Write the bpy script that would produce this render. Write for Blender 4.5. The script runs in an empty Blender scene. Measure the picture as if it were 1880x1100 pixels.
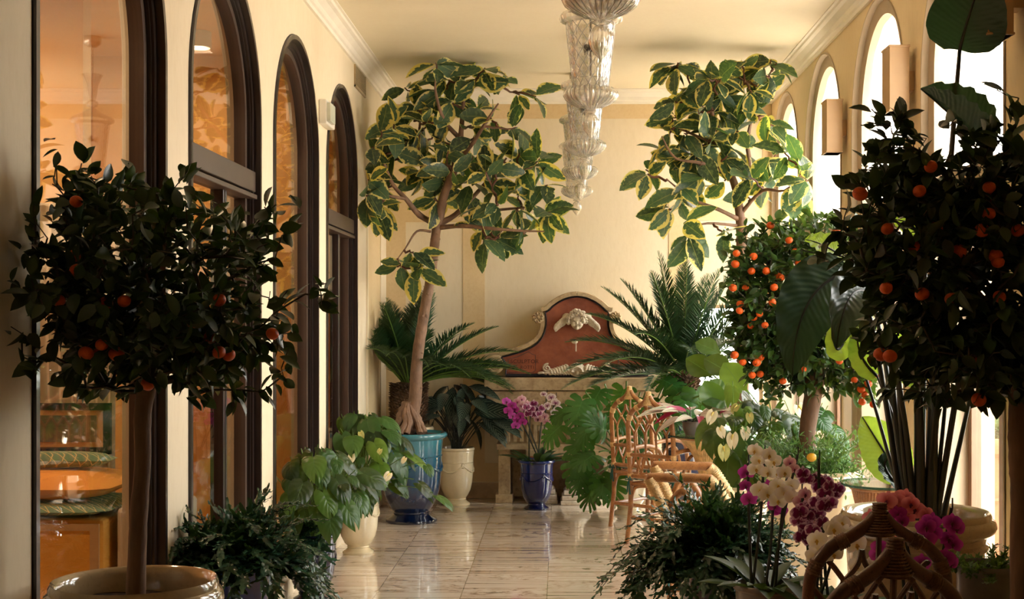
import bpy, math, random
import numpy as np
from mathutils import Vector, Matrix, Quaternion

R = random.Random(7)
PI = math.pi
F_PX = 2500.0            # focal length in pixels of the 1880 px wide frame
EYE = 1.5
XL, XR, YB, H = -1.481, 1.785, 11.54, 3.455   # left wall, right wall, end wall, ceiling
YF = -0.6                                      # wall behind the viewer

scene = bpy.context.scene
C = scene.collection

# ---------------------------------------------------------------- camera
cam_d = bpy.data.cameras.new('camera')
cam = bpy.data.objects.new('camera', cam_d)
C.objects.link(cam)
cam.location = (0, 0, EYE)
cam.rotation_euler = (PI/2, 0, 0)
cam_d.sensor_width = 36
cam_d.lens = 36*F_PX/1880
cam_d.shift_x = -90/1880
cam_d.shift_y = 40/1880
cam_d.clip_start = 0.05
cam_d.clip_end = 200
scene.camera = cam

# ---------------------------------------------------------------- sky, view, light
scene.view_settings.view_transform = 'Standard'
scene.view_settings.look = 'None'
scene.view_settings.gamma = 1
scene.view_settings.exposure = 1.0
scene.view_settings.use_curve_mapping = False
cy = scene.cycles
cy.use_adaptive_sampling = True
cy.adaptive_threshold = 0.02
cy.use_denoising = True
cy.max_bounces = 9
cy.diffuse_bounces = 5
cy.glossy_bounces = 4
cy.transmission_bounces = 6
cy.transparent_max_bounces = 24
cy.caustics_reflective = False
cy.caustics_refractive = False
cy.sample_clamp_indirect = 6
world = bpy.data.worlds.new('sky')
scene.world = world
world.use_nodes = True
bg = world.node_tree.nodes['Background']
bg.inputs[0].default_value = (1.0, 0.975, 0.94, 1)
bg.inputs[1].default_value = 9.0

WIN_R = [6.1, 7.7, 9.3, 10.86]     # centres of the right-hand arches
WIN_L = [4.45, 6.05, 7.64, 9.22]   # centres of the left-hand arches
WR_R, SPR_R = 0.625, 2.69
WR_L, SPR_L = 0.64, 2.46

def portal(name, loc, rot, sx, sy):
    l = bpy.data.lights.new(name, 'AREA'); l.shape = 'RECTANGLE'; l.size = sx; l.size_y = sy
    l.cycles.is_portal = True
    o = bpy.data.objects.new(name, l); C.objects.link(o)
    o.location = loc; o.rotation_euler = rot
    return o
for wy in WIN_R:
    portal('daylight_portal', (XR+0.36, wy, 1.65), (0, PI/2, 0), 3.3, 1.3)
portal('daylight_portal', (1.42, YB+0.32, 0.9), (-PI/2, 0, 0), 0.62, 1.8)

def lamp(kind, name, loc, energy, color, size=0.1, rot=(0,0,0), **kw):
    l = bpy.data.lights.new(name, kind); l.energy = energy; l.color = color
    if kind == 'AREA':
        l.size = size
    else:
        l.shadow_soft_size = size
    for k, v in kw.items(): setattr(l, k, v)
    o = bpy.data.objects.new(name, l); C.objects.link(o)
    o.location = loc; o.rotation_euler = rot
    return o
# warm ceiling lamps of the lounge behind the left-hand windows (fixtures are built further down)
LOUNGE_SPOTS = [(-2.13, 8.0), (-3.1, 6.0), (-3.1, 9.6), (-2.35, 4.4)]
LOUNGE_W = [8, 15, 10, 15]
for (sx, sy), sw in zip(LOUNGE_SPOTS, LOUNGE_W):
    lamp('AREA', 'downlight_light', (sx, sy, 3.09), sw, (1.0, 0.70, 0.42), 0.16)

# ---------------------------------------------------------------- helpers
def P(px, py, d):
    """a point of the place that lies at depth d"""
    return Vector(((px-1030)/F_PX*d, d, EYE-(py-590)/F_PX*d))
def PX(px, d): return (px-1030)/F_PX*d
def V3(*a): return Vector(a)

class MB:
    def __init__(s):
        s.v = []; s.f = []; s.m = []; s.uv = []   # uv per vertex
        s.has_uv = False
    def add(s, verts, faces, mat=0, uvs=None):
        o = len(s.v)
        s.v.extend([tuple(v) for v in verts])
        s.f.extend([tuple(i+o for i in f) for f in faces])
        s.m.extend([mat]*len(faces))
        if uvs is not None:
            s.has_uv = True; s.uv.extend(uvs)
        else:
            s.uv.extend([(0, 0)]*len(verts))
        return s
    def box(s, x0, x1, y0, y1, z0, z1, mat=0):
        v = [(x, y, z) for x in (x0, x1) for y in (y0, y1) for z in (z0, z1)]
        return s.add(v, [(0,1,3,2),(4,6,7,5),(0,4,5,1),(2,3,7,6),(0,2,6,4),(1,5,7,3)], mat)
    def tube(s, pts, rad, sides=8, closed=False, mat=0, caps=True, flat=1.0):
        pts = [Vector(p) for p in pts]; n = len(pts)
        if not hasattr(rad, '__len__'): rad = [rad]*n
        verts = []; fr = None; prev = None
        for i in range(n):
            if closed: t = pts[(i+1) % n]-pts[i-1]
            elif i == 0: t = pts[1]-pts[0]
            elif i == n-1: t = pts[-1]-pts[-2]
            else: t = pts[i+1]-pts[i-1]
            if t.length < 1e-9: t = Vector((0,0,1))
            t.normalize()
            if fr is None:
                a = Vector((0,0,1)) if abs(t.z) < .9 else Vector((1,0,0))
                fr = t.cross(a).normalized()
            else:
                q = prev.rotation_difference(t); fr = (q @ fr); fr = (fr - t*fr.dot(t)).normalized()
            prev = t
            b = t.cross(fr)
            for k in range(sides):
                a = 2*PI*k/sides
                verts.append(pts[i]+(fr*math.cos(a)+b*math.sin(a)*flat)*rad[i])
        faces = []
        m = n if closed else n-1
        for i in range(m):
            for k in range(sides):
                a = i*sides+k; b_ = i*sides+(k+1) % sides
                c = ((i+1) % n)*sides+(k+1) % sides; d = ((i+1) % n)*sides+k
                faces.append((a, b_, c, d))
        if caps and not closed:
            faces.append(tuple(range(sides-1, -1, -1)))
            faces.append(tuple(range((n-1)*sides, n*sides)))
        return s.add(verts, faces, mat)
    def lathe(s, prof, segs=48, c=(0,0,0), mat=0, mod=None, scale=(1,1)):
        """prof: list of (r,z); mod(theta, r, z, i) -> r"""
        verts = []; n = len(prof)
        for i, (r, z) in enumerate(prof):
            for k in range(segs):
                a = 2*PI*k/segs
                rr = mod(a, r, z, i) if mod else r
                verts.append((c[0]+rr*math.cos(a)*scale[0], c[1]+rr*math.sin(a)*scale[1], c[2]+z))
        faces = [(i*segs+k, i*segs+(k+1) % segs, (i+1)*segs+(k+1) % segs, (i+1)*segs+k)
                 for i in range(n-1) for k in range(segs)]
        return s.add(verts, faces, mat)
    def ball(s, c, r, seg=12, rings=8, mat=0, sc=(1,1,1), rot=None):
        verts = []; faces = []
        for i in range(rings+1):
            t = PI*i/rings
            for k in range(seg):
                a = 2*PI*k/seg
                p = Vector((r*sc[0]*math.sin(t)*math.cos(a), r*sc[1]*math.sin(t)*math.sin(a), r*sc[2]*math.cos(t)))
                if rot: p = rot @ p
                verts.append((c[0]+p.x, c[1]+p.y, c[2]+p.z))
        for i in range(rings):
            for k in range(seg):
                faces.append((i*seg+k, (i+1)*seg+k, (i+1)*seg+(k+1) % seg, i*seg+(k+1) % seg))
        return s.add(verts, faces, mat)
    def build(s, name, mats, parent=None, smooth=True, rel=None, bevel=0, weld=False):
        me = bpy.data.meshes.new(name)
        off = Vector(rel) if rel is not None else (parent_world(parent) if parent else Vector((0,0,0)))
        vv = [(v[0]-off.x, v[1]-off.y, v[2]-off.z) for v in s.v]
        me.from_pydata(vv, [], s.f)
        if not isinstance(mats, (list, tuple)): mats = [mats]
        for m in mats: me.materials.append(m)
        if len(mats) > 1: me.polygons.foreach_set('material_index', s.m)
        if s.has_uv:
            u = me.uv_layers.new(name='UVMap')
            li = np.empty(len(me.loops), dtype=np.int32); me.loops.foreach_get('vertex_index', li)
            u.data.foreach_set('uv', np.array(s.uv, dtype=np.float32)[li].ravel())
        me.polygons.foreach_set('use_smooth', [bool(smooth)]*len(me.polygons))
        me.update()
        if smooth and smooth != 'all':
            try: me.set_sharp_from_angle(angle=math.radians(42))
            except Exception: pass
        o = bpy.data.objects.new(name, me); C.objects.link(o)
        if parent: o.parent = parent
        if bevel:
            b = o.modifiers.new('bevel', 'BEVEL'); b.width = bevel; b.segments = 2; b.limit_method = 'ANGLE'
        return o

WORLD = {}
def parent_world(p):
    v = Vector((0,0,0))
    while p is not None:
        v = v + p.location; p = p.parent
    return v

def thing(name, label, cat, loc=(0,0,0), rz=0, group=None):
    o = bpy.data.objects.new(name, None); C.objects.link(o)
    o.location = loc; o.rotation_euler = (0,0,rz); o.empty_display_size = .1
    o['label'] = label; o['category'] = cat
    if group: o['group'] = group
    return o
def tag(o, label, cat, group=None):
    o['label'] = label; o['category'] = cat
    if group: o['group'] = group
    return o
def struct(name, mb, mat, label=None, parent=None, smooth=False, bevel=0):
    o = mb.build(name, mat, parent, smooth=smooth, bevel=bevel)
    if parent is None: o['kind'] = 'structure'
    if label: o['label'] = label
    return o
def copy_tree(o, parent=None):
    c = o.copy(); C.objects.link(c)
    if parent: c.parent = parent
    for ch in list(o.children): copy_tree(ch, c)
    return c

# ---------------------------------------------------------------- materials
def srgb(r, g, b):
    f = lambda c: (c/255/12.92) if c/255 <= .04045 else ((c/255+.055)/1.055)**2.4
    return (f(r), f(g), f(b), 1)
MATS = {}
class NT:
    def __init__(s, name):
        s.m = bpy.data.materials.new(name); s.m.use_nodes = True
        s.t = s.m.node_tree; s.n = s.t.nodes; s.l = s.t.links
        s.p = s.n['Principled BSDF']; s.out = s.n['Material Output']
    def node(s, typ, **kw):
        x = s.n.new(typ)
        for k, v in kw.items():
            if hasattr(x, k): setattr(x, k, v)
        return x
    def link(s, a, b): s.l.new(a, b)
    def coord(s, kind='Object', scale=(1,1,1)):
        tc = s.node('ShaderNodeTexCoord'); mp = s.node('ShaderNodeMapping')
        mp.inputs['Scale'].default_value = scale
        s.link(tc.outputs[kind], mp.inputs[0]); return mp.outputs[0]
    def noise(s, vec, scale=5, detail=4, rough=.55, dist=0):
        x = s.node('ShaderNodeTexNoise'); x.inputs['Scale'].default_value = scale
        x.inputs['Detail'].default_value = detail; x.inputs['Roughness'].default_value = rough
        x.inputs['Distortion'].default_value = dist
        if vec is not None: s.link(vec, x.inputs['Vector'])
        return x.outputs['Fac']
    def ramp(s, fac, stops):
        x = s.node('ShaderNodeValToRGB'); cr = x.color_ramp
        while len(cr.elements) < len(stops): cr.elements.new(.5)
        for e, (p, c) in zip(cr.elements, stops): e.position = p; e.color = c
        s.link(fac, x.inputs[0]); return x.outputs[0]
    def math(s, op, a, b=None, c=None, clamp=False):
        x = s.node('ShaderNodeMath'); x.operation = op; x.use_clamp = clamp
        for i, q in enumerate((a, b, c)):
            if q is None: continue
            if isinstance(q, (int, float)): x.inputs[i].default_value = q
            else: s.link(q, x.inputs[i])
        return x.outputs[0]
    def mix(s, fac, a, b, mode='MIX'):
        x = s.node('ShaderNodeMix'); x.data_type = 'RGBA'; x.blend_type = mode
        for i, q in ((0, fac), (6, a), (7, b)):
            if isinstance(q, (int, float)): x.inputs[i].default_value = q
            elif isinstance(q, tuple): x.inputs[i].default_value = q
            else: s.link(q, x.inputs[i])
        return x.outputs[2]
    def bump(s, h, strength=.2, dist=.01):
        x = s.node('ShaderNodeBump'); x.inputs['Strength'].default_value = strength
        x.inputs['Distance'].default_value = dist
        s.link(h, x.inputs['Height']); s.link(x.outputs[0], s.p.inputs['Normal']); return x.outputs[0]
    def set(s, **kw):
        names = dict(col='Base Color', rough='Roughness', metal='Metallic', spec='Specular IOR Level',
                     coat='Coat Weight', coatr='Coat Roughness', trans='Transmission Weight', ior='IOR', sheen='Sheen Weight')
        for k, v in kw.items():
            i = s.p.inputs[names[k]]
            if isinstance(v, (int, float, tuple)): i.default_value = v
            else: s.link(v, i)
        return s

def simple(name, col, rough=.5, var=.12, nscale=6, bump=0, bscale=40, coat=0, metal=0, spec=.5, stretch=(1,1,1), coord='Object'):
    n = NT(name); vec = n.coord(coord, stretch)
    f = n.noise(vec, nscale, 5)
    dark = tuple(c*(1-var*1.6) for c in col[:3])+(1,); lite = tuple(min(1, c*(1+var)) for c in col[:3])+(1,)
    n.set(col=n.ramp(f, [(.3, dark), (.7, lite)]), rough=rough, coat=coat, metal=metal, spec=spec)
    if coat: n.set(coatr=.04)
    if bump: n.bump(n.noise(vec, bscale, 4), bump, .01)
    return n.m

def plaster(name, c1, c2, c3, stretch=(1,1,.35), bump=.15):
    n = NT(name); v = n.coord('Object', stretch)
    f = n.noise(v, 2.2, 6, .6); g = n.noise(v, 38, 4, .6)
    a = n.ramp(f, [(.3, c1), (.7, c2)])
    b = n.mix(n.math('MULTIPLY', n.ramp(g, [(.45, (0,0,0,1)), (.75, (1,1,1,1))]), .35), a, c3)
    n.set(col=b, rough=.62, spec=.35)
    n.bump(n.noise(v, 60, 5, .6), bump, .006)
    return n.m
M_WALL = plaster('cream plaster', srgb(226,211,182), srgb(233,219,192), srgb(216,199,166))
M_WALLR = plaster('shaded cream plaster', srgb(224,202,160), srgb(230,210,172), srgb(212,188,144))  # cream plaster again, the window wall's shade put into a yellower, darker colour
M_BAND = plaster('travertine band', srgb(216,190,144), srgb(226,202,160), srgb(204,172,122), (1,1,1), .1)
M_CEIL = plaster('ceiling paint', srgb(234,223,196), srgb(238,228,202), srgb(230,217,190), (1,1,1), .03)
M_CORN = simple('white moulding paint', srgb(240,234,220), .45, .03)
M_BASE = simple('baseboard stone', srgb(176,150,122), .3, .2, 9, coat=.2)
M_SURR = simple('arch surround paint', srgb(178,160,134), .6, .05)
M_FRAME = simple('dark bronze frame', srgb(44,34,32), .28, .15, 8, coat=.3)
M_FRAME2 = simple('brown transom metal', srgb(76,61,51), .4, .08, 8)
M_FRAME3 = simple('brown door frame', srgb(120,92,70), .35, .08, 8)
M_BEIGE = simple('beige lacquer box', srgb(190,156,112), .45, .04)
M_WHITE = simple('white plastic', srgb(230,226,214), .35, .03)
M_GREYM = simple('grille metal', srgb(176,156,118), .4, .08)

def floor_mat():
    n = NT('polished travertine tiles')
    tc = n.node('ShaderNodeTexCoord'); sep = n.node('ShaderNodeSeparateXYZ'); n.link(tc.outputs['Object'], sep.inputs[0])
    T = .47
    tx = n.math('DIVIDE', n.math('ADD', sep.outputs[0], .077+20*T), T); ty = n.math('DIVIDE', n.math('ADD', sep.outputs[1], .13), T)
    ix = n.math('FLOOR', tx); iy = n.math('FLOOR', ty)
    fx = n.math('FRACT', tx); fy = n.math('FRACT', ty)
    ex = n.math('MINIMUM', fx, n.math('SUBTRACT', 1.0, fx)); ey = n.math('MINIMUM', fy, n.math('SUBTRACT', 1.0, fy))
    e = n.math('MINIMUM', ex, ey)
    wn = n.node('ShaderNodeTexWhiteNoise'); wn.noise_dimensions = '2D'
    cmb = n.node('ShaderNodeCombineXYZ'); n.link(ix, cmb.inputs[0]); n.link(iy, cmb.inputs[1]); n.link(cmb.outputs[0], wn.inputs['Vector'])
    # veins run across the room, every tile cut from another place of the block
    off = n.math('MULTIPLY', wn.outputs['Value'], 37.0)
    c2 = n.node('ShaderNodeCombineXYZ')
    n.link(n.math('ADD', n.math('MULTIPLY', sep.outputs[0], .45), off), c2.inputs[0])
    n.link(n.math('ADD', n.math('MULTIPLY', sep.outputs[1], 21.0), off), c2.inputs[1])
    v1 = n.noise(c2.outputs[0], 1.0, 7, .66, .3)
    c3 = n.node('ShaderNodeCombineXYZ')
    n.link(n.math('ADD', n.math('MULTIPLY', sep.outputs[0], 6.0), off), c3.inputs[0])
    n.link(n.math('ADD', n.math('MULTIPLY', sep.outputs[1], 8.0), off), c3.inputs[1])
    v2 = n.noise(c3.outputs[0], 1.0, 7, .72, 1.6)
    a = n.ramp(v1, [(.38, srgb(150,122,98)), (.46, srgb(228,212,194)), (.54, srgb(246,236,222)), (.60, srgb(214,194,172)), (.68, srgb(156,130,108))])
    pat = n.ramp(v2, [(.38, srgb(160,134,110)), (.47, srgb(228,213,195)), (.58, srgb(246,236,221))])
    sel = n.ramp(n.noise(c2.outputs[0], .22, 1, .5), [(.46, (0,0,0,1)), (.54, (1,1,1,1))])
    c = n.mix(n.math('MULTIPLY', sel, .75), a, pat)
    tone = n.ramp(wn.outputs['Value'], [(0, (.84,.80,.76,1)), (1, (1.0,.99,.97,1))])
    c = n.mix(1.0, c, tone, 'MULTIPLY')
    j = n.math('LESS_THAN', e, .006)
    c = n.mix(n.math('MULTIPLY', j, .7), c, srgb(150,128,104))
    n.set(col=c, rough=.09, spec=.6, coat=.6); n.set(coatr=.03)
    n.bump(n.noise(tc.outputs['Object'], 3.0, 2), .04, .01)
    return n.m
M_FLOOR = floor_mat()

def glass_mat(name, ior=1.5, tint=(1,1,1,1), rough=0.0, haze=0.0, hazecol=(1,1,1,1)):
    n = NT(name); n.n.remove(n.p)
    fr = n.node('ShaderNodeFresnel'); ge = n.node('ShaderNodeNewGeometry')
    n.link(n.math('ADD', ior, n.math('MULTIPLY', ge.outputs['Backfacing'], 1/ior-ior)), fr.inputs[0])
    tr = n.node('ShaderNodeBsdfTransparent'); tr.inputs[0].default_value = tint
    gl = n.node('ShaderNodeBsdfGlossy'); gl.inputs['Roughness'].default_value = rough
    mx = n.node('ShaderNodeMixShader')
    n.link(fr.outputs[0], mx.inputs[0]); n.link(tr.outputs[0], mx.inputs[1]); n.link(gl.outputs[0], mx.inputs[2])
    last = mx
    if haze:
        df = n.node('ShaderNodeBsdfTranslucent'); df.inputs[0].default_value = hazecol
        d2 = n.node('ShaderNodeBsdfDiffuse'); d2.inputs[0].default_value = hazecol
        ms = n.node('ShaderNodeMixShader'); n.link(df.outputs[0], ms.inputs[1]); n.link(d2.outputs[0], ms.inputs[2])
        m2 = n.node('ShaderNodeMixShader'); m2.inputs[0].default_value = haze
        n.link(mx.outputs[0], m2.inputs[1]); n.link(ms.outputs[0], m2.inputs[2]); last = m2
    n.link(last.outputs[0], n.out.inputs[0])
    return n.m
M_GLASS = glass_mat('window glass', 1.6, (.93,.92,.90,1))
M_PANE = glass_mat('clear door glass', 1.3, (.97,.98,.97,1))
def murano():
    n = NT('blown clear glass'); n.n.remove(n.p)
    g = n.node('ShaderNodeBsdfGlass'); g.inputs['IOR'].default_value = 1.38; g.inputs['Roughness'].default_value = .02; g.inputs['Color'].default_value = (.97,.965,.95,1)
    tr = n.node('ShaderNodeBsdfTransparent'); tr.inputs[0].default_value = (.98,.975,.96,1)
    df = n.node('ShaderNodeBsdfDiffuse'); df.inputs[0].default_value = (.95,.94,.90,1)
    m1 = n.node('ShaderNodeMixShader'); m1.inputs[0].default_value = .38
    n.link(g.outputs[0], m1.inputs[1]); n.link(tr.outputs[0], m1.inputs[2])
    m2 = n.node('ShaderNodeMixShader'); m2.inputs[0].default_value = .05
    n.link(m1.outputs[0], m2.inputs[1]); n.link(df.outputs[0], m2.inputs[2]); n.link(m2.outputs[0], n.out.inputs[0])
    return n.m
M_MURANO = murano()
M_RELIEF = glass_mat('frosted glass relief', 1.6, (.95,.94,.91,1), .1, .45, (.97,.96,.92,1))
M_TABLEGL = glass_mat('table glass', 1.6, (.82,.90,.86,1))
M_EDGE = glass_mat('green glass edge', 1.6, (.12,.22,.18,1), .05, .3, (.03,.10,.07,1))

def blind_mat():
    n = NT('white roller blind fabric'); n.n.remove(n.p)
    v = n.coord('Object', (1,1,.25)); f = n.noise(v, 3, 3)
    b = n.node('ShaderNodeBump'); b.inputs['Strength'].default_value = .3; n.link(f, b.inputs['Height'])
    tl = n.node('ShaderNodeBsdfTranslucent'); tl.inputs[0].default_value = (.92,.89,.82,1)
    df = n.node('ShaderNodeBsdfDiffuse'); df.inputs[0].default_value = (.85,.83,.78,1)
    tr = n.node('ShaderNodeBsdfTransparent')
    n.link(b.outputs[0], tl.inputs['Normal'])
    m1 = n.node('ShaderNodeMixShader'); m1.inputs[0].default_value = .25
    n.link(tl.outputs[0], m1.inputs[1]); n.link(df.outputs[0], m1.inputs[2])
    m2 = n.node('ShaderNodeMixShader'); m2.inputs[0].default_value = .45
    n.link(m1.outputs[0], m2.inputs[1]); n.link(tr.outputs[0], m2.inputs[2])
    n.link(m2.outputs[0], n.out.inputs[0]); return n.m
M_BLIND = blind_mat()

def leaf_mat(name, base, var=.35, rough=.35, transl=.25, tcol=None, pattern=None, spec=.5, veins=0):
    """base: linear rgb. Uses UVMap (across, along) and per-leaf random in UV layer 'rnd'."""
    n = NT(name)
    uv = n.node('ShaderNodeUVMap'); uv.uv_map = 'UVMap'
    rn = n.node('ShaderNodeUVMap'); rn.uv_map = 'rnd'
    sr = n.node('ShaderNodeSeparateXYZ'); n.link(rn.outputs[0], sr.inputs[0])
    su = n.node('ShaderNodeSeparateXYZ'); n.link(uv.outputs[0], su.inputs[0])
    dark = tuple(c*(1-var) for c in base)+(1,); lite = tuple(min(1, c*(1+var)) for c in base)+(1,)
    col = n.ramp(sr.outputs[0], [(0, dark), (.86, lite), (1, tuple(min(1, c*q) for c, q in zip(base, (5.5,3.6,1.8)))+(1,) if name.startswith('anth') else lite)])
    across = n.math('MULTIPLY', n.math('ABSOLUTE', n.math('SUBTRACT', su.outputs[0], .5)), 2.0)   # 0 midrib .. 1 edge
    if pattern == 'variegated':
        tcv = n.node('ShaderNodeTexCoord')
        ns = n.noise(tcv.outputs['Object'], 22, 3, .6)
        al = n.math('MULTIPLY', n.math('ABSOLUTE', n.math('SUBTRACT', su.outputs[1], .5)), 2.0)
        edge = n.math('MAXIMUM', across, n.math('POWER', al, 4.0))
        q = n.math('ADD', edge, n.math('MULTIPLY', n.math('SUBTRACT', ns, .5), 1.5))
        q = n.math('ADD', q, n.math('MULTIPLY', n.math('SUBTRACT', sr.outputs[1], .5), .45))
        m = n.ramp(q, [(.76, (0,0,0,1)), (.83, (1,1,1,1))])
        ns2 = n.noise(tcv.outputs['Object'], 45, 2, .5)
        col = n.mix(n.ramp(ns2, [(.5, (0,0,0,1)), (.62, (.55,.55,.55,1))]), col, (.13,.19,.09,1))
        mid = n.math('LESS_THAN', across, .035)
        col = n.mix(n.math('MULTIPLY', mid, .5), col, (.35,.38,.12,1))
        cream = n.ramp(sr.outputs[1], [(0, (.66,.64,.34,1)), (1, (.66,.54,.16,1))])
        col = n.mix(m, col, cream)
    elif pattern == 'stripes':
        w = n.math('SINE', n.math('MULTIPLY', n.math('ADD', n.math('MULTIPLY', across, -.35), su.outputs[1]), 60.0))
        m = n.ramp(w, [(.75, (0,0,0,1)), (.95, (1,1,1,1))])
        m = n.math('MULTIPLY', m, n.math('LESS_THAN', across, .8))
        col = n.mix(n.math('MULTIPLY', m, .8), col, (.34,.40,.26,1))
    elif pattern == 'tricolor':
        tcv = n.node('ShaderNodeTexCoord')
        v = n.node('ShaderNodeCombineXYZ'); n.link(n.math('MULTIPLY', su.outputs[0], 7.0), v.inputs[0]); n.link(n.math('MULTIPLY', sr.outputs[0], 20.0), v.inputs[1])
        ns = n.noise(v.outputs[0], 1.2, 2, .5)
        col = n.ramp(ns, [(.4, (.05,.16,.05,1)), (.47, (.70,.72,.55,1)), (.62, (.75,.62,.55,1)), (.68, (.06,.18,.06,1))])
        gm = n.node('ShaderNodeNewGeometry')
        col = n.mix(gm.outputs['Backfacing'], col, (.35,.02,.07,1))
    if name.startswith(('anth', 'mon')): spec = .32
    if veins:
        w = n.math('SINE', n.math('MULTIPLY', n.math('ADD', n.math('MULTIPLY', across, -.22*1.0), su.outputs[1]), float(veins)))
        n.bump(w, .22, .003)
        if pattern is None:
            mid = n.math('LESS_THAN', across, .03)
            lt = tuple(min(1, c*2.4+.02) for c in base)+(1,)
            col = n.mix(n.math('MULTIPLY', mid, .7), col, lt)
    n.set(col=col, rough=rough, spec=spec)
    if transl:
        tl = n.node('ShaderNodeBsdfTranslucent')
        if tcol: 
            tl.inputs[0].default_value = tcol+(1,)
        else:
            n.link(n.mix(1.0, col, (1.6,1.7,.6,1), 'MULTIPLY'), tl.inputs[0])
        mx = n.node('ShaderNodeMixShader'); mx.inputs[0].default_value = transl
        n.link(n.p.outputs[0], mx.inputs[1]); n.link(tl.outputs[0], mx.inputs[2]); n.link(mx.outputs[0], n.out.inputs[0])
    return n.m
M_CITRUS = leaf_mat('citrus leaf', (.028,.056,.018), .55, .32, .12, (.06,.11,.01))  # near trees: their dark silhouette shade is put into the leaf colour
M_CITRUS2 = leaf_mat('lit citrus leaf', (.030,.075,.018), .5, .30, .2, (.16,.28,.03))  # brighter copy of the citrus leaf, backlight painted into its colours
M_FICUS = leaf_mat('variegated rubber leaf', (.045,.092,.052), .45, .33, .34, None, 'variegated')
M_SAGO = leaf_mat('cycad leaflet', (.020,.060,.022), .35, .38, .12, (.12,.22,.03))
M_MONST = leaf_mat('monstera leaf', (.022,.080,.016), .5, .26, .16, (.20,.42,.04), None, .5, 40)
M_ANTH = leaf_mat('anthurium leaf', (.018,.052,.012), .7, .30, .16, (.30,.45,.04), None, .5, 30)
M_STROM = leaf_mat('dark prayer plant leaf', (.010,.030,.022), .4, .30, .1, (.08,.02,.03), 'stripes')
M_TRI = leaf_mat('pink and white striped leaf', (.05,.16,.05), .4, .35, .25, (.5,.3,.25), 'tricolor')
M_MAGL = leaf_mat('magenta leaf underside', (.30,.02,.07), .5, .35, .2, (.6,.05,.1))
M_STREL = leaf_mat('bird of paradise leaf', (.034,.088,.055), .3, .33, .05, (.10,.25,.06), None, .5, 110)
M_STRELY = leaf_mat('backlit yellow green leaf', (.10,.22,.03), .3, .35, .45, (.50,.75,.07), None, .5, 110)  # brighter copy of the paddle leaf, light shining through painted into the colour
M_FERN = leaf_mat('blue green fern leaf', (.020,.058,.032), .6, .22, .10, (.10,.20,.03))
M_FERN2 = leaf_mat('fresh fern leaf', (.05,.13,.03), .4, .4, .3, (.25,.4,.05))
M_ORCHL = leaf_mat('orchid leaf', (.022,.060,.018), .35, .45, .12, (.12,.22,.03))
M_BUSH = leaf_mat('myrtle leaf', (.06,.15,.04), .45, .35, .25, (.25,.42,.08))
M_HEDGE = leaf_mat('hedge leaf', (.06,.14,.04), .5, .5, .3, (.3,.5,.1))
M_BARK = simple('citrus bark', srgb(112,84,62), .75, .3, 14, .5, 30, stretch=(1,1,.3))
M_BARKF = simple('rubber tree bark', srgb(132,102,80), .7, .28, 16, .6, 34, stretch=(1,1,.5))
M_TWIG = simple('dark twig', srgb(66,56,40), .6, .2, 20)
M_TWIGF = simple('brown branch', srgb(104,66,46), .55, .25, 20)
M_STEM = simple('dark green stem', srgb(40,52,28), .4, .2, 20)
M_STEMG = simple('fresh green stem', srgb(96,130,52), .4, .2, 20)
M_BLACK = simple('black support cane', srgb(20,19,22), .45, .1)
M_PSTEM = simple('dark petiole', srgb(44,48,40), .35, .25, 10, stretch=(1,1,.1))
M_SOIL = simple('bark soil', srgb(58,40,30), .9, .5, 60, .9, 90)

def orange_mat():
    n = NT('orange peel'); v = n.coord()
    n.set(col=n.ramp(n.noise(v, 12, 2), [(.3, srgb(200,72,10)), (.7, srgb(228,100,18))]), rough=.4, spec=.4)
    n.bump(n.noise(v, 260, 2), .25, .002)
    return n.m
M_ORANGE = orange_mat()
M_LIME = simple('unripe fruit peel', srgb(200,150,30), .4, .2, 8)

def glaze(name, stops, zr, crackle=.3, rough=.12, zero=0):
    """glaze whose own colour runs down the pot; stops over height zr=(z0,z1)"""
    n = NT(name); tc = n.node('ShaderNodeTexCoord'); sp = n.node('ShaderNodeSeparateXYZ'); n.link(tc.outputs['Object'], sp.inputs[0])
    mp = n.node('ShaderNodeMapping'); mp.inputs['Scale'].default_value = (1,1,.12); n.link(tc.outputs['Object'], mp.inputs[0])
    drip = n.noise(mp.outputs[0], 26, 4, .6)
    z = n.math('DIVIDE', n.math('SUBTRACT', sp.outputs[2], zr[0]), zr[1]-zr[0])
    z = n.math('ADD', z, n.math('MULTIPLY', n.math('SUBTRACT', drip, .5), .35))
    col = n.ramp(z, stops)
    sp2 = n.ramp(n.noise(tc.outputs['Object'], 60, 3, .7), [(.35, (.72,.72,.72,1)), (.5, (1,1,1,1))])
    col = n.mix(crackle, col, sp2, 'MULTIPLY')
    n.set(col=col, rough=rough, coat=.8, spec=.5); n.set(coatr=.04)
    n.bump(n.noise(tc.outputs['Object'], 18, 3), .12, .006)
    return n.m
M_GLBLUE = glaze('turquoise to navy glaze', [(0, srgb(8,18,42)), (.28, srgb(14,34,70)), (.6, srgb(24,72,104)), (.95, srgb(58,124,138))], (0,.66))
M_GLCOB = glaze('cobalt glaze', [(0, srgb(8,16,66)), (.6, srgb(12,30,104)), (1, srgb(24,54,132))], (0,.4))
M_GLNAVY = glaze('dark navy glaze', [(0, srgb(18,24,44)), (.6, srgb(28,36,62)), (1, srgb(44,52,82))], (0,.5))
M_GLCREAM = glaze('cream glaze', [(0, srgb(210,194,158)), (.5, srgb(224,210,178)), (1, srgb(218,202,168))], (0,.5), .15)
M_GLGREY = glaze('shaded weathered cream glaze', [(0, srgb(160,142,110)), (.5, srgb(176,158,124)), (1, srgb(168,148,114))], (0,.8), .45)  # mottled cream glaze of the foreground pots, their shadow put into the colour
M_TERRA = simple('terracotta', srgb(176,104,74), .7, .1, 10, .2, 40)
M_LEAD = simple('grey glazed bowl', srgb(110,104,98), .3, .2, 12, coat=.3)

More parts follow.
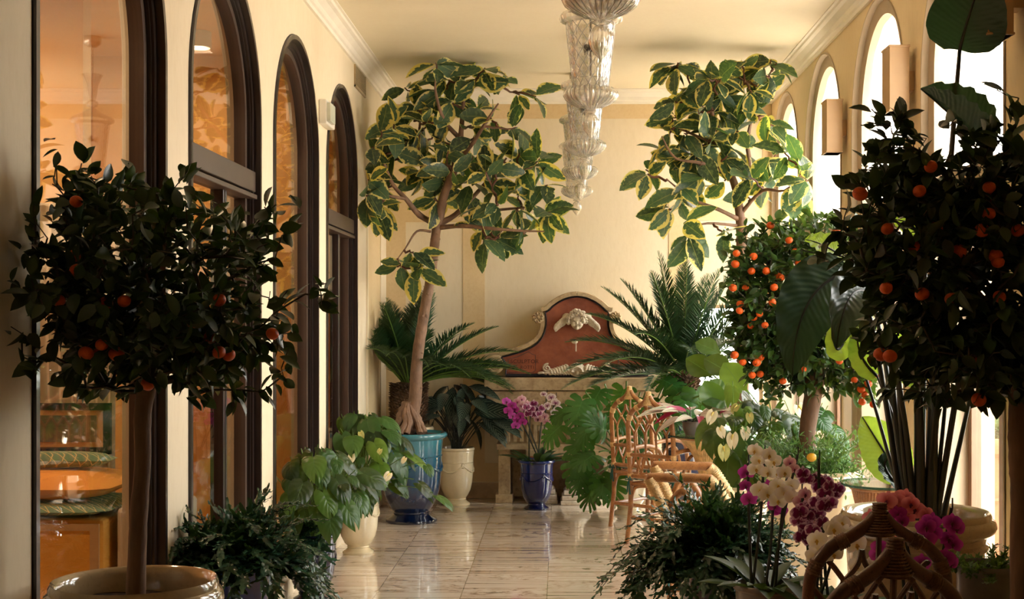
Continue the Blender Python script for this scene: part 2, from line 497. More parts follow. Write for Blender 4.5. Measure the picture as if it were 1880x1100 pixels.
def rattan_mat(name, c1, c2, rough=.35):
    n = NT(name); v = n.coord('Object', (1,1,1))
    f = n.noise(v, 14, 5, .6); g = n.noise(v, 160, 2)
    col = n.ramp(f, [(.3, c1), (.68, c2)])
    col = n.mix(n.ramp(g, [(.36, (.6,.6,.6,1)), (.42, (0,0,0,1))]), col, tuple(c*.45 for c in c1[:3])+(1,))
    n.set(col=col, rough=rough, coat=.35); n.set(coatr=.15)
    return n.m
M_RATTAN = rattan_mat('honey rattan', srgb(124,76,42), srgb(184,128,74))
M_WRAP = simple('pale cane wrapping', srgb(224,190,134), .5, .2, 30, .5, 120)
M_RATDK = rattan_mat('dark rattan', srgb(66,36,22), srgb(108,64,38))
M_WRAPDK = simple('brown cane wrapping', srgb(118,80,48), .5, .25, 60, .5, 200)
M_CUSH = simple('cream cushion', srgb(226,214,188), .8, .05)
M_PIPE = simple('teal piping', srgb(24,92,88), .7, .1)

def stone(name, c1, c2, c3, sc=6):
    n = NT(name); v = n.coord(); f = n.noise(v, sc, 6, .65); g = n.noise(v, sc*5, 5, .6)
    a = n.ramp(f, [(.32, c1), (.66, c2)])
    a = n.mix(n.ramp(g, [(.5, (0,0,0,1)), (.7, (.6,.6,.6,1))]), a, c3)
    n.set(col=a, rough=.55, spec=.4); n.bump(g, .25, .006)
    return n.m
M_STONE = stone('weathered limestone', srgb(160,134,100), srgb(206,184,146), srgb(128,100,72))
M_STONEL = stone('pale carved marble', srgb(206,190,166), srgb(232,222,204), srgb(170,148,122), 8)
M_REDM = stone('red marble', srgb(118,58,40), srgb(172,100,72), srgb(146,88,74), 5)
M_SLATE = simple('dark slate inlay', srgb(38,38,46), .4, .15)

# ================================================================ ROOM
def arch_pts(c, r, spring, n=28):
    """(y,z) from the near jamb over the arch to the far jamb"""
    return [(c-r*math.cos(PI*i/n), spring+r*math.sin(PI*i/n)) for i in range(n+1)]

def arcade_wall(mb, x, xb, cs, r, spring, y0, y1, H, z0):
    """wall in the plane x with arched openings, reveals going back to xb"""
    edges = []
    cur = y0
    for c in cs:
        mb.add([(x,cur,0),(x,c-r,0),(x,c-r,H),(x,cur,H)], [(0,1,2,3)])
        ap = arch_pts(c, r, spring)
        v = [(x,y,z) for y,z in ap]+[(x,y,H) for y,z in ap]; n = len(ap)
        mb.add(v, [(i,i+1,n+i+1,n+i) for i in range(n-1)])
        if z0 > 0:
            mb.add([(x,c-r,0),(x,c+r,0),(x,c+r,z0),(x,c-r,z0)], [(0,1,2,3)])
            mb.add([(x,c-r,z0),(x,c+r,z0),(xb,c+r,z0),(xb,c-r,z0)], [(0,1,2,3)])
        full = [(c-r,z0)]+ap+[(c+r,z0)]
        v = [(x,y,z) for y,z in full]+[(xb,y,z) for y,z in full]; n = len(full)
        mb.add(v, [(i,i+1,n+i+1,n+i) for i in range(n-1)])
        cur = c+r
    mb.add([(x,cur,0),(x,y1,0),(x,y1,H),(x,cur,H)], [(0,1,2,3)])

def back_face(mb, xb, cs, r, spring, y0, y1, H, z0):
    cur = y0
    for c in cs:
        mb.add([(xb,cur,0),(xb,c-r,0),(xb,c-r,H),(xb,cur,H)], [(0,1,2,3)])
        ap = arch_pts(c, r, spring); n = len(ap)
        mb.add([(xb,y,z) for y,z in ap]+[(xb,y,H) for y,z in ap], [(i,i+1,n+i+1,n+i) for i in range(n-1)])
        if z0 > 0: mb.add([(xb,c-r,0),(xb,c+r,0),(xb,c+r,z0),(xb,c-r,z0)], [(0,1,2,3)])
        cur = c+r
    mb.add([(xb,cur,0),(xb,y1,0),(xb,y1,H),(xb,cur,H)], [(0,1,2,3)])

Z0 = .09
m = MB(); m.box(-5.2, XR+.4, YF-.3, YB+.4, -.12, 0); struct('floor', m, M_FLOOR)
m = MB(); m.box(XL-.2, XR+.4, YF-.3, YB+.4, H, H+.12); struct('ceiling', m, M_CEIL)
m = MB(); arcade_wall(m, XL, XL-.16, WIN_L, WR_L, SPR_L, YF, YB, H, Z0)
back_face(m, XL-.16, WIN_L, WR_L, SPR_L, YF, YB+.4, H, Z0); struct('wall_left', m, M_WALL)
m = MB(); arcade_wall(m, XR, XR+.05, WIN_R, WR_R, SPR_R, YF, YB, H, 0)
back_face(m, XR+.33, WIN_R, WR_R-.085, SPR_R, YF, YB+.4, H, 0)
m.box(XR, XR+.33, YF-.3, YF, 0, H)
struct('wall_right', m, M_WALLR)
# splayed surround of every right-hand arch
for i, c in enumerate(WIN_R):
    m = MB()
    prof = [(-.004,.012), (-.008,.008), (-.008,-.002), (.0,-.006), (.025,-.010), (.034,-.085), (.33,-.085)]
    n = 28; rings = []
    for dx, dr in prof:
        r = WR_R+dr
        ap = [(c-r, 0)]+arch_pts(c, r, SPR_R, n)+[(c+r, 0)]
        rings.append([(XR+dx, y, z) for y, z in ap])
    k = len(rings[0]); v = [p for rg in rings for p in rg]
    m.add(v, [(a*k+j, a*k+j+1, (a+1)*k+j+1, (a+1)*k+j) for a in range(len(rings)-1) for j in range(k-1)])
    struct('trim_%d' % (i+1), m, M_SURR, smooth=True)

# end wall with a window opening on its right
WX0, WX1, WZ0, WZ1 = 1.10, 1.72, .0, 1.64
m = MB()
m.box(XL-.2, WX0, YB, YB+.3, 0, H); m.box(WX1, XR+.4, YB, YB+.3, 0, H); m.box(WX0, WX1, YB, YB+.3, WZ1, H)
struct('wall_back', m, M_WALL)
m = MB(); m.box(-5.2, XR+.4, YF-.3, YF, 0, H); struct('wall_front', m, M_WALL)
def bx(px): return PX(px, YB)
def bz(py): return EYE-(py-590)/F_PX*YB
# painted stone bands of the end wall
m = MB()
def band(x0, x1, z0, z1): m.box(x0, x1, YB-.006, YB+.01, z0, z1)
band(XL, XR, bz(218), bz(180)); band(XL, bx(745), bz(884), bz(218)); band(bx(745), bx(890), bz(408), bz(372))
band(bx(850), bx(890), bz(850), bz(408)); band(bx(745), bx(890), bz(884), bz(850)); band(bx(890), bx(1245), bz(884), bz(850))
band(bx(1228), bx(1262), bz(850), bz(405)); band(bx(1228), bx(1400), bz(405), bz(366)); band(bx(1400), XR, bz(545), bz(218))
struct('trim_5', m, M_BAND)
m = MB(); m.box(XL, WX0, YB-.02, YB, 0, bz(886)); struct('baseboard_back', m, M_BASE, bevel=.004)
# baseboards between the arches
def base_runs(cs, r, y0, y1):
    out = []; cur = y0
    for c in cs: out.append((cur, c-r)); cur = c+r
    out.append((cur, y1)); return out
m = MB()
for a, b in base_runs(WIN_L, WR_L+.01, YF, YB): m.box(XL, XL+.016, a, b, 0, .12)
struct('baseboard_left', m, M_BASE, bevel=.003)
m = MB()
for a, b in base_runs(WIN_R, WR_R+.02, YF, YB): m.box(XR-.016, XR, a, b, 0, .12)
struct('baseboard_right', m, M_BASE, bevel=.003)
# cornice along three walls
prof = [(0,-.115),(.018,-.115),(.022,-.095),(.034,-.085),(.042,-.06),(.07,-.03),(.092,-.022),(.098,-.008),(.115,-.006),(.115,0)]
m = MB(); rings = []
for dx, dz in prof:
    rings.append([(XL+dx, YF, H+dz), (XL+dx, YB-dx, H+dz), (XR-dx, YB-dx, H+dz), (XR-dx, YF, H+dz)])
v = [p for rg in rings for p in rg]
m.add(v, [(a*4+j, a*4+j+1, (a+1)*4+j+1, (a+1)*4+j) for a in range(len(prof)-1) for j in range(3)])
struct('trim_6', m, M_CORN)
# shallow blind arch in the far left pier
m = MB()
c, r, sp = 10.75, .40, 2.42
def arch_strip(mb, x0, x1, c, r0, r1, sp, z0, n=28):
    a = [(c-r0, z0)]+arch_pts(c, r0, sp, n)+[(c+r0, z0)]; b = [(c-r1, z0)]+arch_pts(c, r1, sp, n)+[(c+r1, z0)]
    v = [(x0,y,z) for y,z in a]+[(x1,y,z) for y,z in a]+[(x1,y,z) for y,z in b]+[(x0,y,z) for y,z in b]; k = len(a)
    f = []
    for q in range(4):
        for j in range(k-1): f.append((q*k+j, q*k+j+1, ((q+1) % 4)*k+j+1, ((q+1) % 4)*k+j))
    for j in (0, k-1): f.append((j, k+j, 2*k+j, 3*k+j))
    mb.add(v, f)
arch_strip(m, XL-.005, XL+.012, c, r, r-.035, sp, .12)
struct('trim_7', m, M_WALL)
m = MB(); m.add([(XL+.003, y, z) for y, z in [(c-r, .12)]+arch_pts(c, r, sp)+[(c+r, .12)]], [tuple(range(31))]); struct('trim_8', m, M_BAND)

# ---------------------------------------------------------------- left-hand arched windows
for i, c in enumerate(WIN_L):
    root = thing('window_%d' % (i+1), 'arched window with dark bronze frame', 'window', (XL, c, 0))
    del root['category']; del root['label']; root['kind'] = 'structure'
    m = MB(); arch_strip(m, XL+.012, XL-.055, c, WR_L-.004, WR_L-.030, SPR_L, Z0)
    m.build('outer_frame', M_FRAME, root)
    m = MB(); arch_strip(m, XL-.02, XL-.11, c, WR_L-.030, WR_L-.062, SPR_L, Z0)
    arch_strip(m, XL-.03, XL-.10, c, WR_L-.062, WR_L-.072, SPR_L, Z0)
    m.build('inner_frame', M_FRAME, root)
    m = MB(); arch_strip(m, XL-.045, XL-.10, c, WR_L-.072, WR_L-.108, SPR_L, Z0); m.box(XL-.10, XL-.04, c-WR_L+.07, c+WR_L-.07, Z0, Z0+.07)
    m.build('sash', M_FRAME2, root)
    g = [(c-WR_L+.07, Z0)]+arch_pts(c, WR_L-.07, SPR_L)+[(c+WR_L-.07, Z0)]
    m = MB(); m.add([(XL-.062, y, z) for y, z in g]+[(XL-.068, y, z) for y, z in g], [tuple(range(31)), tuple(range(61, 30, -1))])
    m.build('glass_pane', M_GLASS, root, smooth=False)
    if i in (1, 3):
        m = MB(); zt = 2.13
        m.box(XL-.10, XL-.012, c-WR_L+.03, c+WR_L-.03, zt, zt+.10); m.box(XL-.10, XL-.004, c-WR_L+.03, c+WR_L-.03, zt-.035, zt-.012)
        m.build('transom', M_FRAME2, root, smooth=False, bevel=.004)
        m = MB(); yy = c+.10
        m.box(XL-.10, XL-.04, yy-.016, yy+.016, Z0, zt-.03); m.box(XL-.085, XL-.045, yy+.05, yy+.075, Z0, zt-.03)
        m.build('mullion', M_FRAME, root, smooth=False, bevel=.003)

# ---------------------------------------------------------------- right-hand arched windows: blind in the arch, glazed door below
XG = XR+.20
ZB = 2.16
for i, c in enumerate(WIN_R):
    root = thing('window_%d' % (i+5), '', '', (XR, c, 0))
    del root['category']; del root['label']; root['kind'] = 'structure'
    r = WR_R-.085
    m = MB(); m.box(XR+.06, XG+.05, c-r, c+r, ZB-.05, ZB+.05)
    m.build('transom', M_SURR, root, smooth=False, bevel=.004)
    # blind, gently waved
    ny, nz = 24, 18; v = []; f = []
    m = MB()
    zl = ZB+.05
    for a in range(ny+1):
        y = c-r+.01+2*(r-.01)*a/ny
        top = SPR_R+math.sqrt(max(0, (r-.01)**2-(y-c)**2))
        for b in range(nz+1):
            z = zl+(top-zl)*b/nz
            v.append((XR+.075+.004*math.sin(z*9+y*7+i)+.003*math.sin(y*31+z*4), y, z))
    m.add(v, [(a*(nz+1)+b, (a+1)*(nz+1)+b, (a+1)*(nz+1)+b+1, a*(nz+1)+b+1) for a in range(ny) for b in range(nz)])
    m.build('roller_blind', M_BLIND, root)
    m = MB()
    for (a, b) in ((c-r, c-r+.05), (c+r-.05, c+r), (c-.075, c-.012), (c+.012, c+.075)): m.box(XG, XG+.05, a, b, 0, ZB-.05)
    m.box(XG, XG+.05, c-r, c+r, 0, .12); m.box(XG, XG+.05, c-r, c+r, ZB-.11, ZB-.05)
    m.build('door_frame', M_FRAME3, root, smooth=False, bevel=.003)
    m = MB(); m.box(XG-.004, XG+.004, c-.012, c+.012, .0, ZB-.05); m.build('gasket', M_FRAME, root, smooth=False)
    m = MB(); m.box(XG+.018, XG+.024, c-r+.04, c+r-.04, .11, ZB-.1); m.build('glass_pane', M_PANE, root, smooth=False)
# end-wall window
root = thing('window_9', '', '', (WX0, YB, 0)); del root['category']; del root['label']; root['kind'] = 'structure'
m = MB()
m.box(WX0, WX0+.03, YB+.08, YB+.14, WZ0, WZ1); m.box(WX1-.03, WX1, YB+.08, YB+.14, WZ0, WZ1); m.box(WX0, WX1, YB+.08, YB+.14, WZ1-.03, WZ1); m.box(WX0, WX1, YB+.08, YB+.14, WZ0, WZ0+.06)
m.build('window_frame', M_SURR, root, smooth=False)
m = MB(); m.box(WX0+.02, WX1-.02, YB+.105, YB+.11, WZ0+.04, WZ1-.02); m.build('glass_pane', M_PANE, root, smooth=False)

# ---------------------------------------------------------------- outdoors: terrace and hedge
M_TERRACE = simple('pale terrace paving', srgb(226,206,184), .8, .06, 4)
m = MB(); m.box(XR+.33, 14, -4, 24, -.14, -.02); m.box(-6, XR+.33, YB+.3, 24, -.14, -.02)
struct('floor_terrace', m, M_TERRACE)

# ================================================================ lounge behind the left windows
M_OCHRE = plaster('lounge ochre paint', srgb(234,182,110), srgb(238,190,118), srgb(226,170,98), (1,1,1), .03)
LX = -4.6
m = MB(); m.box(LX-.1, LX, YF, YB+.3, 0, 3.2); struct('wall_lounge', m, M_OCHRE)
m = MB(); m.box(LX, XL-.16, YF, YB+.3, 3.2, 3.3); struct('ceiling_lounge', m, M_OCHRE)
m = MB(); m.box(LX, XL-.16, YB, YB+.3, 0, 3.2); m.box(LX, -2.45, 6.98, 7.1, 0, 3.2); m.box(-3.0, XL-.17, 8.72, 8.8, 0, 3.2)
struct('wall_partition', m, M_OCHRE)
for (sx, sy), lab in zip(LOUNGE_SPOTS, ('round ceiling spotlight seen through the second window', 'round ceiling spotlight over the bench in the lounge',
        'round ceiling spotlight deep in the lounge by the fourth window', 'round ceiling spotlight just inside the first window')):
    t = thing('ceiling_spotlight', lab, 'ceiling light', (sx, sy, 3.2), 0, 'lounge ceiling spotlights')
    m = MB(); m.lathe([(.0,3.2),(.075,3.2),(.075,3.11),(.068,3.105),(.066,3.14),(0,3.14)], 28, (sx,sy,0)); m.build('housing', M_WHITE, t)
    n = NT('warm lamp glass'); n.p.inputs['Emission Color'].default_value = (1,.75,.45,1); n.p.inputs['Emission Strength'].default_value = 6
    m = MB(); m.lathe([(.0,3.125),(.064,3.125)], 28, (sx,sy,0)); m.build('bulb', n.m, t)
# bench with throw, cushions, framed picture
M_ORTH = simple('orange throw cloth', srgb(238,164,74), .8, .06, 5)
M_OCH = simple('mustard upholstery', srgb(214,158,62), .8, .06, 5)
M_CURT = simple('grey white curtain', srgb(214,200,180), .85, .05, 3)
def lattice_cloth():
    n = NT('green diamond cloth'); tc = n.node('ShaderNodeTexCoord'); sp = n.node('ShaderNodeSeparateXYZ'); n.link(tc.outputs['Object'], sp.inputs[0])
    a = n.math('PINGPONG', n.math('MULTIPLY', n.math('ADD', n.math('ADD', sp.outputs[0], sp.outputs[1]), n.math('MULTIPLY', sp.outputs[2], .8)), 18.0), .5)
    b = n.math('PINGPONG', n.math('MULTIPLY', n.math('SUBTRACT', n.math('ADD', sp.outputs[0], sp.outputs[1]), n.math('MULTIPLY', sp.outputs[2], .8)), 18.0), .5)
    k = n.math('LESS_THAN', n.math('MINIMUM', a, b), .05)
    n.set(col=n.mix(k, srgb(108,138,110), srgb(206,190,130)), rough=.85); return n.m
M_GREENC = lattice_cloth()
bX0, bX1, bY0, bY1 = -2.72, -2.03, 6.05, 6.75
t = thing('upholstered_bench', 'mustard upholstered bench under an orange throw behind the first window', 'bench', ((bX0+bX1)/2, (bY0+bY1)/2, 0))
m = MB(); m.box(bX0, bX1, bY0, bY1, .02, .62); m.build('bench_body', M_OCH, t, smooth=False, bevel=.02)
m = MB(); m.box(bX1-.06, bX1-.02, bY0-.012, bY0, .02, .6); m.box(bX0+.02, bX1-.06, bY0-.012, bY0, .57, .6); m.build('edge_trim', M_BEIGE, t, smooth=False)
def soft_box(x0,x1,y0,y1,z0,z1, bulge=.06, n=10):
    """a pillow-like closed box"""
    mb = MB(); cx, cyy, cz = (x0+x1)/2, (y0+y1)/2, (z0+z1)/2
    hx, hy, hz = (x1-x0)/2, (y1-y0)/2, (z1-z0)/2
    v = []; f = []
    for s in (-1, 1):
        for i in range(n+1):
            for j in range(n+1):
                u, w = -1+2*i/n, -1+2*j/n
                k = (1-abs(u)**3.0)*(1-abs(w)**3.0)
                v.append((cx+hx*u, cyy+hy*w, cz+s*hz*(max(0, k)**.45)))
    q = (n+1)*(n+1)
    for i in range(n):
        for j in range(n):
            a = i*(n+1)+j; f.append((a, a+1, a+n+2, a+n+1)); f.append((q+a, q+a+n+1, q+a+n+2, q+a+1))
    mb.add(v, f); return mb
t = thing('folded_throw', 'orange throw folded in a soft dome on the bench', 'blanket', (bX0+.35, 6.4, .62))
soft_box(bX0+.02, bX1-.0, bY0+.02, bY1-.12, .685, .81).build('cloth', M_ORTH, t)
t = thing('bench_cushion', 'flat green cushion with diamond pattern beneath the orange throw', 'cushion', (bX0+.3, 6.2, .62))
soft_box(bX0+.0, bX1+.02, bY0-.04, bY1-.12, .625, .685).build('cover', M_GREENC, t)
t = thing('bolster_cushion', 'small rolled green cushion with diamond pattern before the framed picture', 'cushion', (-2.42, 6.45, .9))
soft_box(-2.62, -2.10, 6.30, 6.46, .815, .89).build('cover', M_GREENC, t)
t = thing('framed_picture', 'black framed picture leaning behind the green bolster', 'picture', (-2.45, 6.72, .9), 0)
fx0, fx1, fz0, fz1, fy = -2.70, -2.20, .85, 1.10, 6.645
m = MB()
for b in ((fx0,fx1,fz0,fz0+.035),(fx0,fx1,fz1-.035,fz1),(fx0,fx0+.035,fz0,fz1),(fx1-.035,fx1,fz0,fz1)): m.box(b[0],b[1],fy,fy+.025,b[2],b[3])
m.build('picture_frame', M_BLACK, t, smooth=False)
m = MB(); m.box(fx0+.03,fx1-.03,fy+.012,fy+.02,fz0+.03,fz1-.03); m.build('mat_board', simple('gilt mat', srgb(196,150,92), .5), t, smooth=False)
m = MB(); m.box(fx0+.07,fx1-.07,fy+.006,fy+.014,fz0+.06,fz1-.06); m.build('print', simple('brown landscape print', srgb(110,98,72), .5, .5, 7), t, smooth=False)
m = MB(); m.box(-2.55,-2.4,fy+.02,fy+.10,.625,.92); m.build('stand', M_BLACK, t, smooth=False)
def curtain(name, label, x0, x1, y, z0, z1, mat, amp=.03, waves=9):
    mb = MB(); n = waves*8; v = []
    for s in (0, .012):
        for i in range(n+1):
            u = i/n
            for j in range(9):
                w = j/8
                v.append((x0+(x1-x0)*u+.015*math.sin(w*5+u*3), y+s+amp*math.sin(u*waves*2*PI)*(1-.35*w)+.01*math.sin(w*7), z0+(z1-z0)*w))
    k = (n+1)*9; f = []
    for i in range(n):
        for j in range(8):
            a = i*9+j; f.append((a, a+9, a+10, a+1)); f.append((k+a, k+a+1, k+a+10, k+a+9))
    mb.add(v, f); o = mb.build(name, mat); tag(o, label, 'curtain'); return o
curtain('curtain', 'grey white curtain hanging behind the framed picture', -2.80, -2.25, 6.90, .02, 2.1, M_CURT)
curtain('curtain', 'green diamond patterned curtain beside the white curtain', -2.20, -1.98, 6.90, .02, 2.1, M_GREENC, .035, 3)
t = thing('side_cloth_table', 'small table draped in grey cloth beside the mustard bench', 'table', (-1.87, 6.35, 0))
m = MB(); m.box(-2.0, -1.76, 6.12, 6.6, .02, .66); m.build('draped_cloth', M_CURT, t, smooth=False, bevel=.02)
t = thing('folded_towel', 'folded pale towel on the draped side table', 'towel', (-1.87, 6.3, .66))
soft_box(-1.99, -1.77, 6.16, 6.5, .66, .74).build('cloth', simple('pale towel', srgb(214,216,190), .9), t)

# ================================================================ fittings on the walls
def sconce(y, zt, label, px0=1.635, w=.10):
    t = thing('wall_sconce', label, 'wall light', (XR, y, zt-.16), 0, 'beige box wall lights between the right-hand arches')
    m = MB(); m.box(px0, px0+w, y-.08, y+.08, zt-.335, zt); m.box(px0-.004, px0+w+.004, y-.084, y+.084, zt-.012, zt)
    m.box(px0-.004, px0+w+.004, y-.084, y+.084, zt-.335, zt-.325)
    m.build('light_box', M_BEIGE, t, smooth=False, bevel=.003)
    m = MB(); m.box(px0+w, XR, y-.045, y+.045, zt-.225, zt-.125); m.build('bracket', M_BEIGE, t, smooth=False, bevel=.003)
    m = MB(); m.box(px0+.015, px0+w-.015, y-.06, y+.06, zt-.328, zt-.33); m.build('lamp_glass', M_WHITE, t, smooth=False)
sconce(8.55, 2.885, 'beige box wall light between the two farther arches, above the calamondin tree', 1.652)
sconce(6.92, 2.89, 'beige box wall light between the tall arches, over the dark citrus crown', 1.65, .10)
sconce(5.28, 2.93, 'beige box wall light at the top right edge of the view', 1.63, .10)
# emergency light and air grille
y0 = 8.47; zc = EYE+(590-211)*y0/F_PX
t = thing('emergency_light', 'white emergency light box on the left wall between two dark arches', 'emergency light', (XL, y0, zc))
m = MB(); m.box(XL, XL+.05, y0-.15, y0+.15, zc-.075, zc+.075); m.build('housing', M_WHITE, t, smooth=False, bevel=.008)
m = MB(); m.box(XL+.046, XL+.075, y0-.145, y0+.02, zc-.06, zc+.055); m.build('lens', simple('milky lens', srgb(210,214,196), .2), t, smooth=False, bevel=.006)
y0 = 10.0; zc = EYE+(590-142)*y0/F_PX
t = thing('air_grille', 'flush rectangular air grille high on the left wall near the cornice', 'vent', (XL, y0, zc))
m = MB()
for a in ((y0-.26,y0+.26,zc-.11,zc-.095),(y0-.26,y0+.26,zc+.095,zc+.11),(y0-.26,y0-.245,zc-.11,zc+.11),(y0+.245,y0+.26,zc-.11,zc+.11)): m.box(XL, XL+.012, *a)
m.build('frame', M_GREYM, t, smooth=False)
m = MB()
for k in range(14): m.box(XL+.001, XL+.008, y0-.245, y0+.245, zc-.09+k*.0132, zc-.085+k*.0132)
m.build('slats', M_GREYM, t, smooth=False)

# ================================================================ chandeliers
CH = [(.127, 4.35), (.135, 6.2), (.14, 8.0), (.13, 9.35), (.125, 10.75)]
def make_chandelier(x, y, label):
    t = thing('glass_lantern', label, 'chandelier', (x, y, H), 0, 'blown glass lanterns in a row under the ceiling')
    c = (x, y, 0); zb = 2.55
    rib = lambda n, a: (lambda th, r, z, i: r*(1+a*abs(math.cos(n*th/2))-a/2))
    m = MB(); m.lathe([(0,H),(.055,H),(.06,H-.02),(.055,H-.05),(.03,H-.072),(.0,H-.075)], 32, c); m.build('canopy', simple('polished nickel', srgb(200,190,175), .2, .03, metal=.9), t)
    m = MB()
    zc_ = H-.07; k = 0
    while zc_ > 3.205:
        cx, cyy = (1, 0) if k % 2 == 0 else (0, 1)
        pts = [(x+.007*math.cos(a)*cx, y+.007*math.cos(a)*cyy, zc_-.014+.016*math.sin(a)) for a in [i*PI/4 for i in range(8)]]
        m.tube(pts, .0016, 5, closed=True); zc_ -= .024; k += 1
    m.tube([(x+.002,y,3.2),(x+.002,y,2.95),(x,y,2.62)], .003, 6)
    m.build('chain', simple('dull metal', srgb(120,108,92), .35, .1, metal=.6), t)
    m = MB()
    m.lathe([(.02,3.02),(.028,3.06),(.034,3.12),(.05,3.17),(.062,3.195),(.056,3.19),(.03,3.12),(.018,3.03)], 60, c, mod=lambda th, r, z, i: r*(1+.16*math.cos(8*th)*max(0, (z-3.05)*6)))
    m.lathe([(.012,3.02),(.03,3.01),(.037,2.995),(.03,2.975),(.012,2.965)], 40, c, mod=rib(12,.12))
    m.build('flared_cup', M_MURANO, t)
    m = MB()
    m.lathe([(.012,2.965),(.03,2.955),(.06,2.935),(.10,2.915),(.13,2.90),(.142,2.882),(.138,2.866),(.12,2.858),(.108,2.85)], 72, c, mod=rib(28,.05))
    m.build('shoulder', M_MURANO, t)
    m = MB(); prof = []
    for i in range(35):
        u = i/34; prof.append((.112-.032*u**1.1, 2.858-(2.858-zb-.01)*u))
    m.lathe(prof, 96, c, mod=lambda th, r, z, i: r*(1+.03*math.cos(14*th+z*62)*math.cos(14*th-z*62)))
    rl = MB()
    for s in (-1, 1):
        for k in range(14):
            rl.tube([((r0+.0015)*math.cos(a)+x, (r0+.0015)*math.sin(a)+y, z_) for r0, a, z_ in [(.112-.032*(i/24)**1.1, 2*PI*k/14+s*i/24*2.1, 2.856-(2.856-zb-.012)*i/24) for i in range(25)]], .0017, 4, caps=False)
    rl.build('raised_lattice', M_RELIEF, t)
    m.lathe([(.082,2.565),(.088,2.60),(.088,2.602),(.08,2.6)], 48, c)
    m.build('lattice_shade', M_MURANO, t)
    m = MB()
    m.lathe([(.078,2.562),(.10,2.56),(.116,2.545),(.119,2.527),(.110,2.508),(.088,2.490),(.055,2.475),(.026,2.468),(.018,2.462),(.030,2.455),(.016,2.447)], 120, c, mod=rib(30,.13))
    m.lathe([(.07,2.556),(.092,2.552),(.106,2.540),(.109,2.527),(.10,2.512),(.08,2.497),(.05,2.484)], 64, c)
    m.build('ribbed_bowl', M_MURANO, t)
    m = MB()
    for k in range(30):
        a = 2*PI*(k+.5)/30; m.tube([(x+q*math.cos(a), y+q*math.sin(a), z_) for q, z_ in [(.10,2.561),(.117,2.545),(.120,2.527),(.111,2.508),(.089,2.490),(.056,2.475)]], .0016, 4, caps=False)
    m.build('bowl_ribs', M_RELIEF, t)
    m = MB()
    m.lathe([(.012,2.447),(.026,2.436),(.036,2.415),(.037,2.395),(.030,2.370),(.016,2.350),(.007,2.340),(.003,2.332)], 48, c, mod=rib(14,.12))
    m.build('drop_finial', M_MURANO, t)
    m = MB()
    for k in range(3):
        a = k*2*PI/3+.4; m.tube([(x,y,2.75),(x+.03*math.cos(a),y+.03*math.sin(a),2.73),(x+.03*math.cos(a),y+.03*math.sin(a),2.77)], [.008,.01,.012], 8)
    m.tube([(x+.06,y,2.75),(x-.06,y,2.75)], .0025, 5); m.tube([(x,y+.06,2.75),(x,y-.06,2.75)], .0025, 5)
    m.build('lamp_holder', simple('dark socket', srgb(70,64,56), .4), t)
    return t
ch0 = None
for (x, y), lab in zip(CH, ['clear ribbed glass lantern nearest to the viewer, cut by the top edge', 'clear glass lantern, second in the row from the viewer',
        'clear glass lantern, middle one of the row of five', 'clear glass lantern, fourth in the row, next to the farthest', 'clear glass lantern hanging closest to the end wall']):
    if ch0 is None: ch0 = make_chandelier(x, y, lab)
    else:
        c_ = copy_tree(ch0); c_.location = (x, y, H); c_['label'] = lab; c_.rotation_euler = (0,0,y*.7)

# ================================================================ LEAVES
def rowgrid(rows, uvr):
    """rows: list of rows of equal length of (x,y,z)"""
    v = [p for r in rows for p in r]; k = len(rows[0])
    uv = [q for r in uvr for q in r]
    f = [(a*k+b, a*k+b+1, (a+1)*k+b+1, (a+1)*k+b) for a in range(len(rows)-1) for b in range(k-1)]
    return np.array(v, float), f, uv
def leaf_ellipse(n=5, width=.45, fold=.12, bend=-.15, peak=.45, tip=1.0, nw=2, wave=0):
    """leaf along +y of length 1, face +z"""
    rows, uvr = [], []
    for i in range(n+1):
        t = i/n
        w = width/2*(math.sin(PI*min(1, t**(math.log(.5)/math.log(peak))))**.8)*(1 if t < 1 else 0)
        w = max(w, .004)
        r = []; u = []
        for k in range(-nw//2 if nw > 2 else -1, (nw//2 if nw > 2 else 1)+1):
            m_ = nw//2 if nw > 2 else 1
            a = k/m_
            r.append((w*a, t, fold*abs(a)*w*2+bend*t*t+wave*abs(a)*math.sin(t*17+(1 if a > 0 else 2.2))))
            u.append((.5+.5*a, t))
        rows.append(r); uvr.append(u)
    return rowgrid(rows, uvr)
def leaf_ribbed(lobes=8, width=.8, split=0.0, back=150, tipang=12, cup=.06, droop=-.2, tipw=.25, base=.55):
    """heart-shaped leaf; side segments spring from the midrib; split>0 cuts deep slits between them"""
    V, F, U = [], [], []
    def pt(t, r, side):
        ang = math.radians(back+(tipang-back)*(t**.62))
        w = width*(base+(.62-base)*math.sin(PI*min(1, t*1.1)))*(1-t**2.6)+tipw*t*t*.9
        y = .22+.50*t+r*w*math.cos(ang)*(.95 if ang < PI/2 else .75)
        x = side*r*w*math.sin(ang)
        return (x, y, cup*r*math.sin(ang)+droop*(y-.2)**2*(1 if y > .2 else .4)-(.10*r*r))
    for side in (-1, 1):
        for i in range(lobes):
            t0, t1 = i/lobes, (i+1)/lobes; tc = (t0+t1)/2
            rs = [0, .38, .6, .8, .93, 1.0] if split else [0, .4, .75, 1.0]
            ks = [1, 1, 1-split*.5, 1-split*.7, 1-split, .25] if split else [1]*4
            rows, ur = [], []
            for r, k in zip(rs, ks):
                row = []; u = []
                for q in (0, .5, 1):
                    t = t0+(t1-t0)*q; t = tc+(t-tc)*k
                    row.append(pt(t, r, side)); u.append((.5+side*.5*r, t))
                rows.append(row); ur.append(u)
            v, f, uv = rowgrid(rows, ur)
            o = len(V); V.extend(v.tolist()); U.extend(uv)
            F.extend([tuple(j+o for j in (q if side > 0 else q[::-1])) for q in f])
    return np.array(V), F, U
LEAF_CIT = leaf_ellipse(5, .54, .18, -.12)
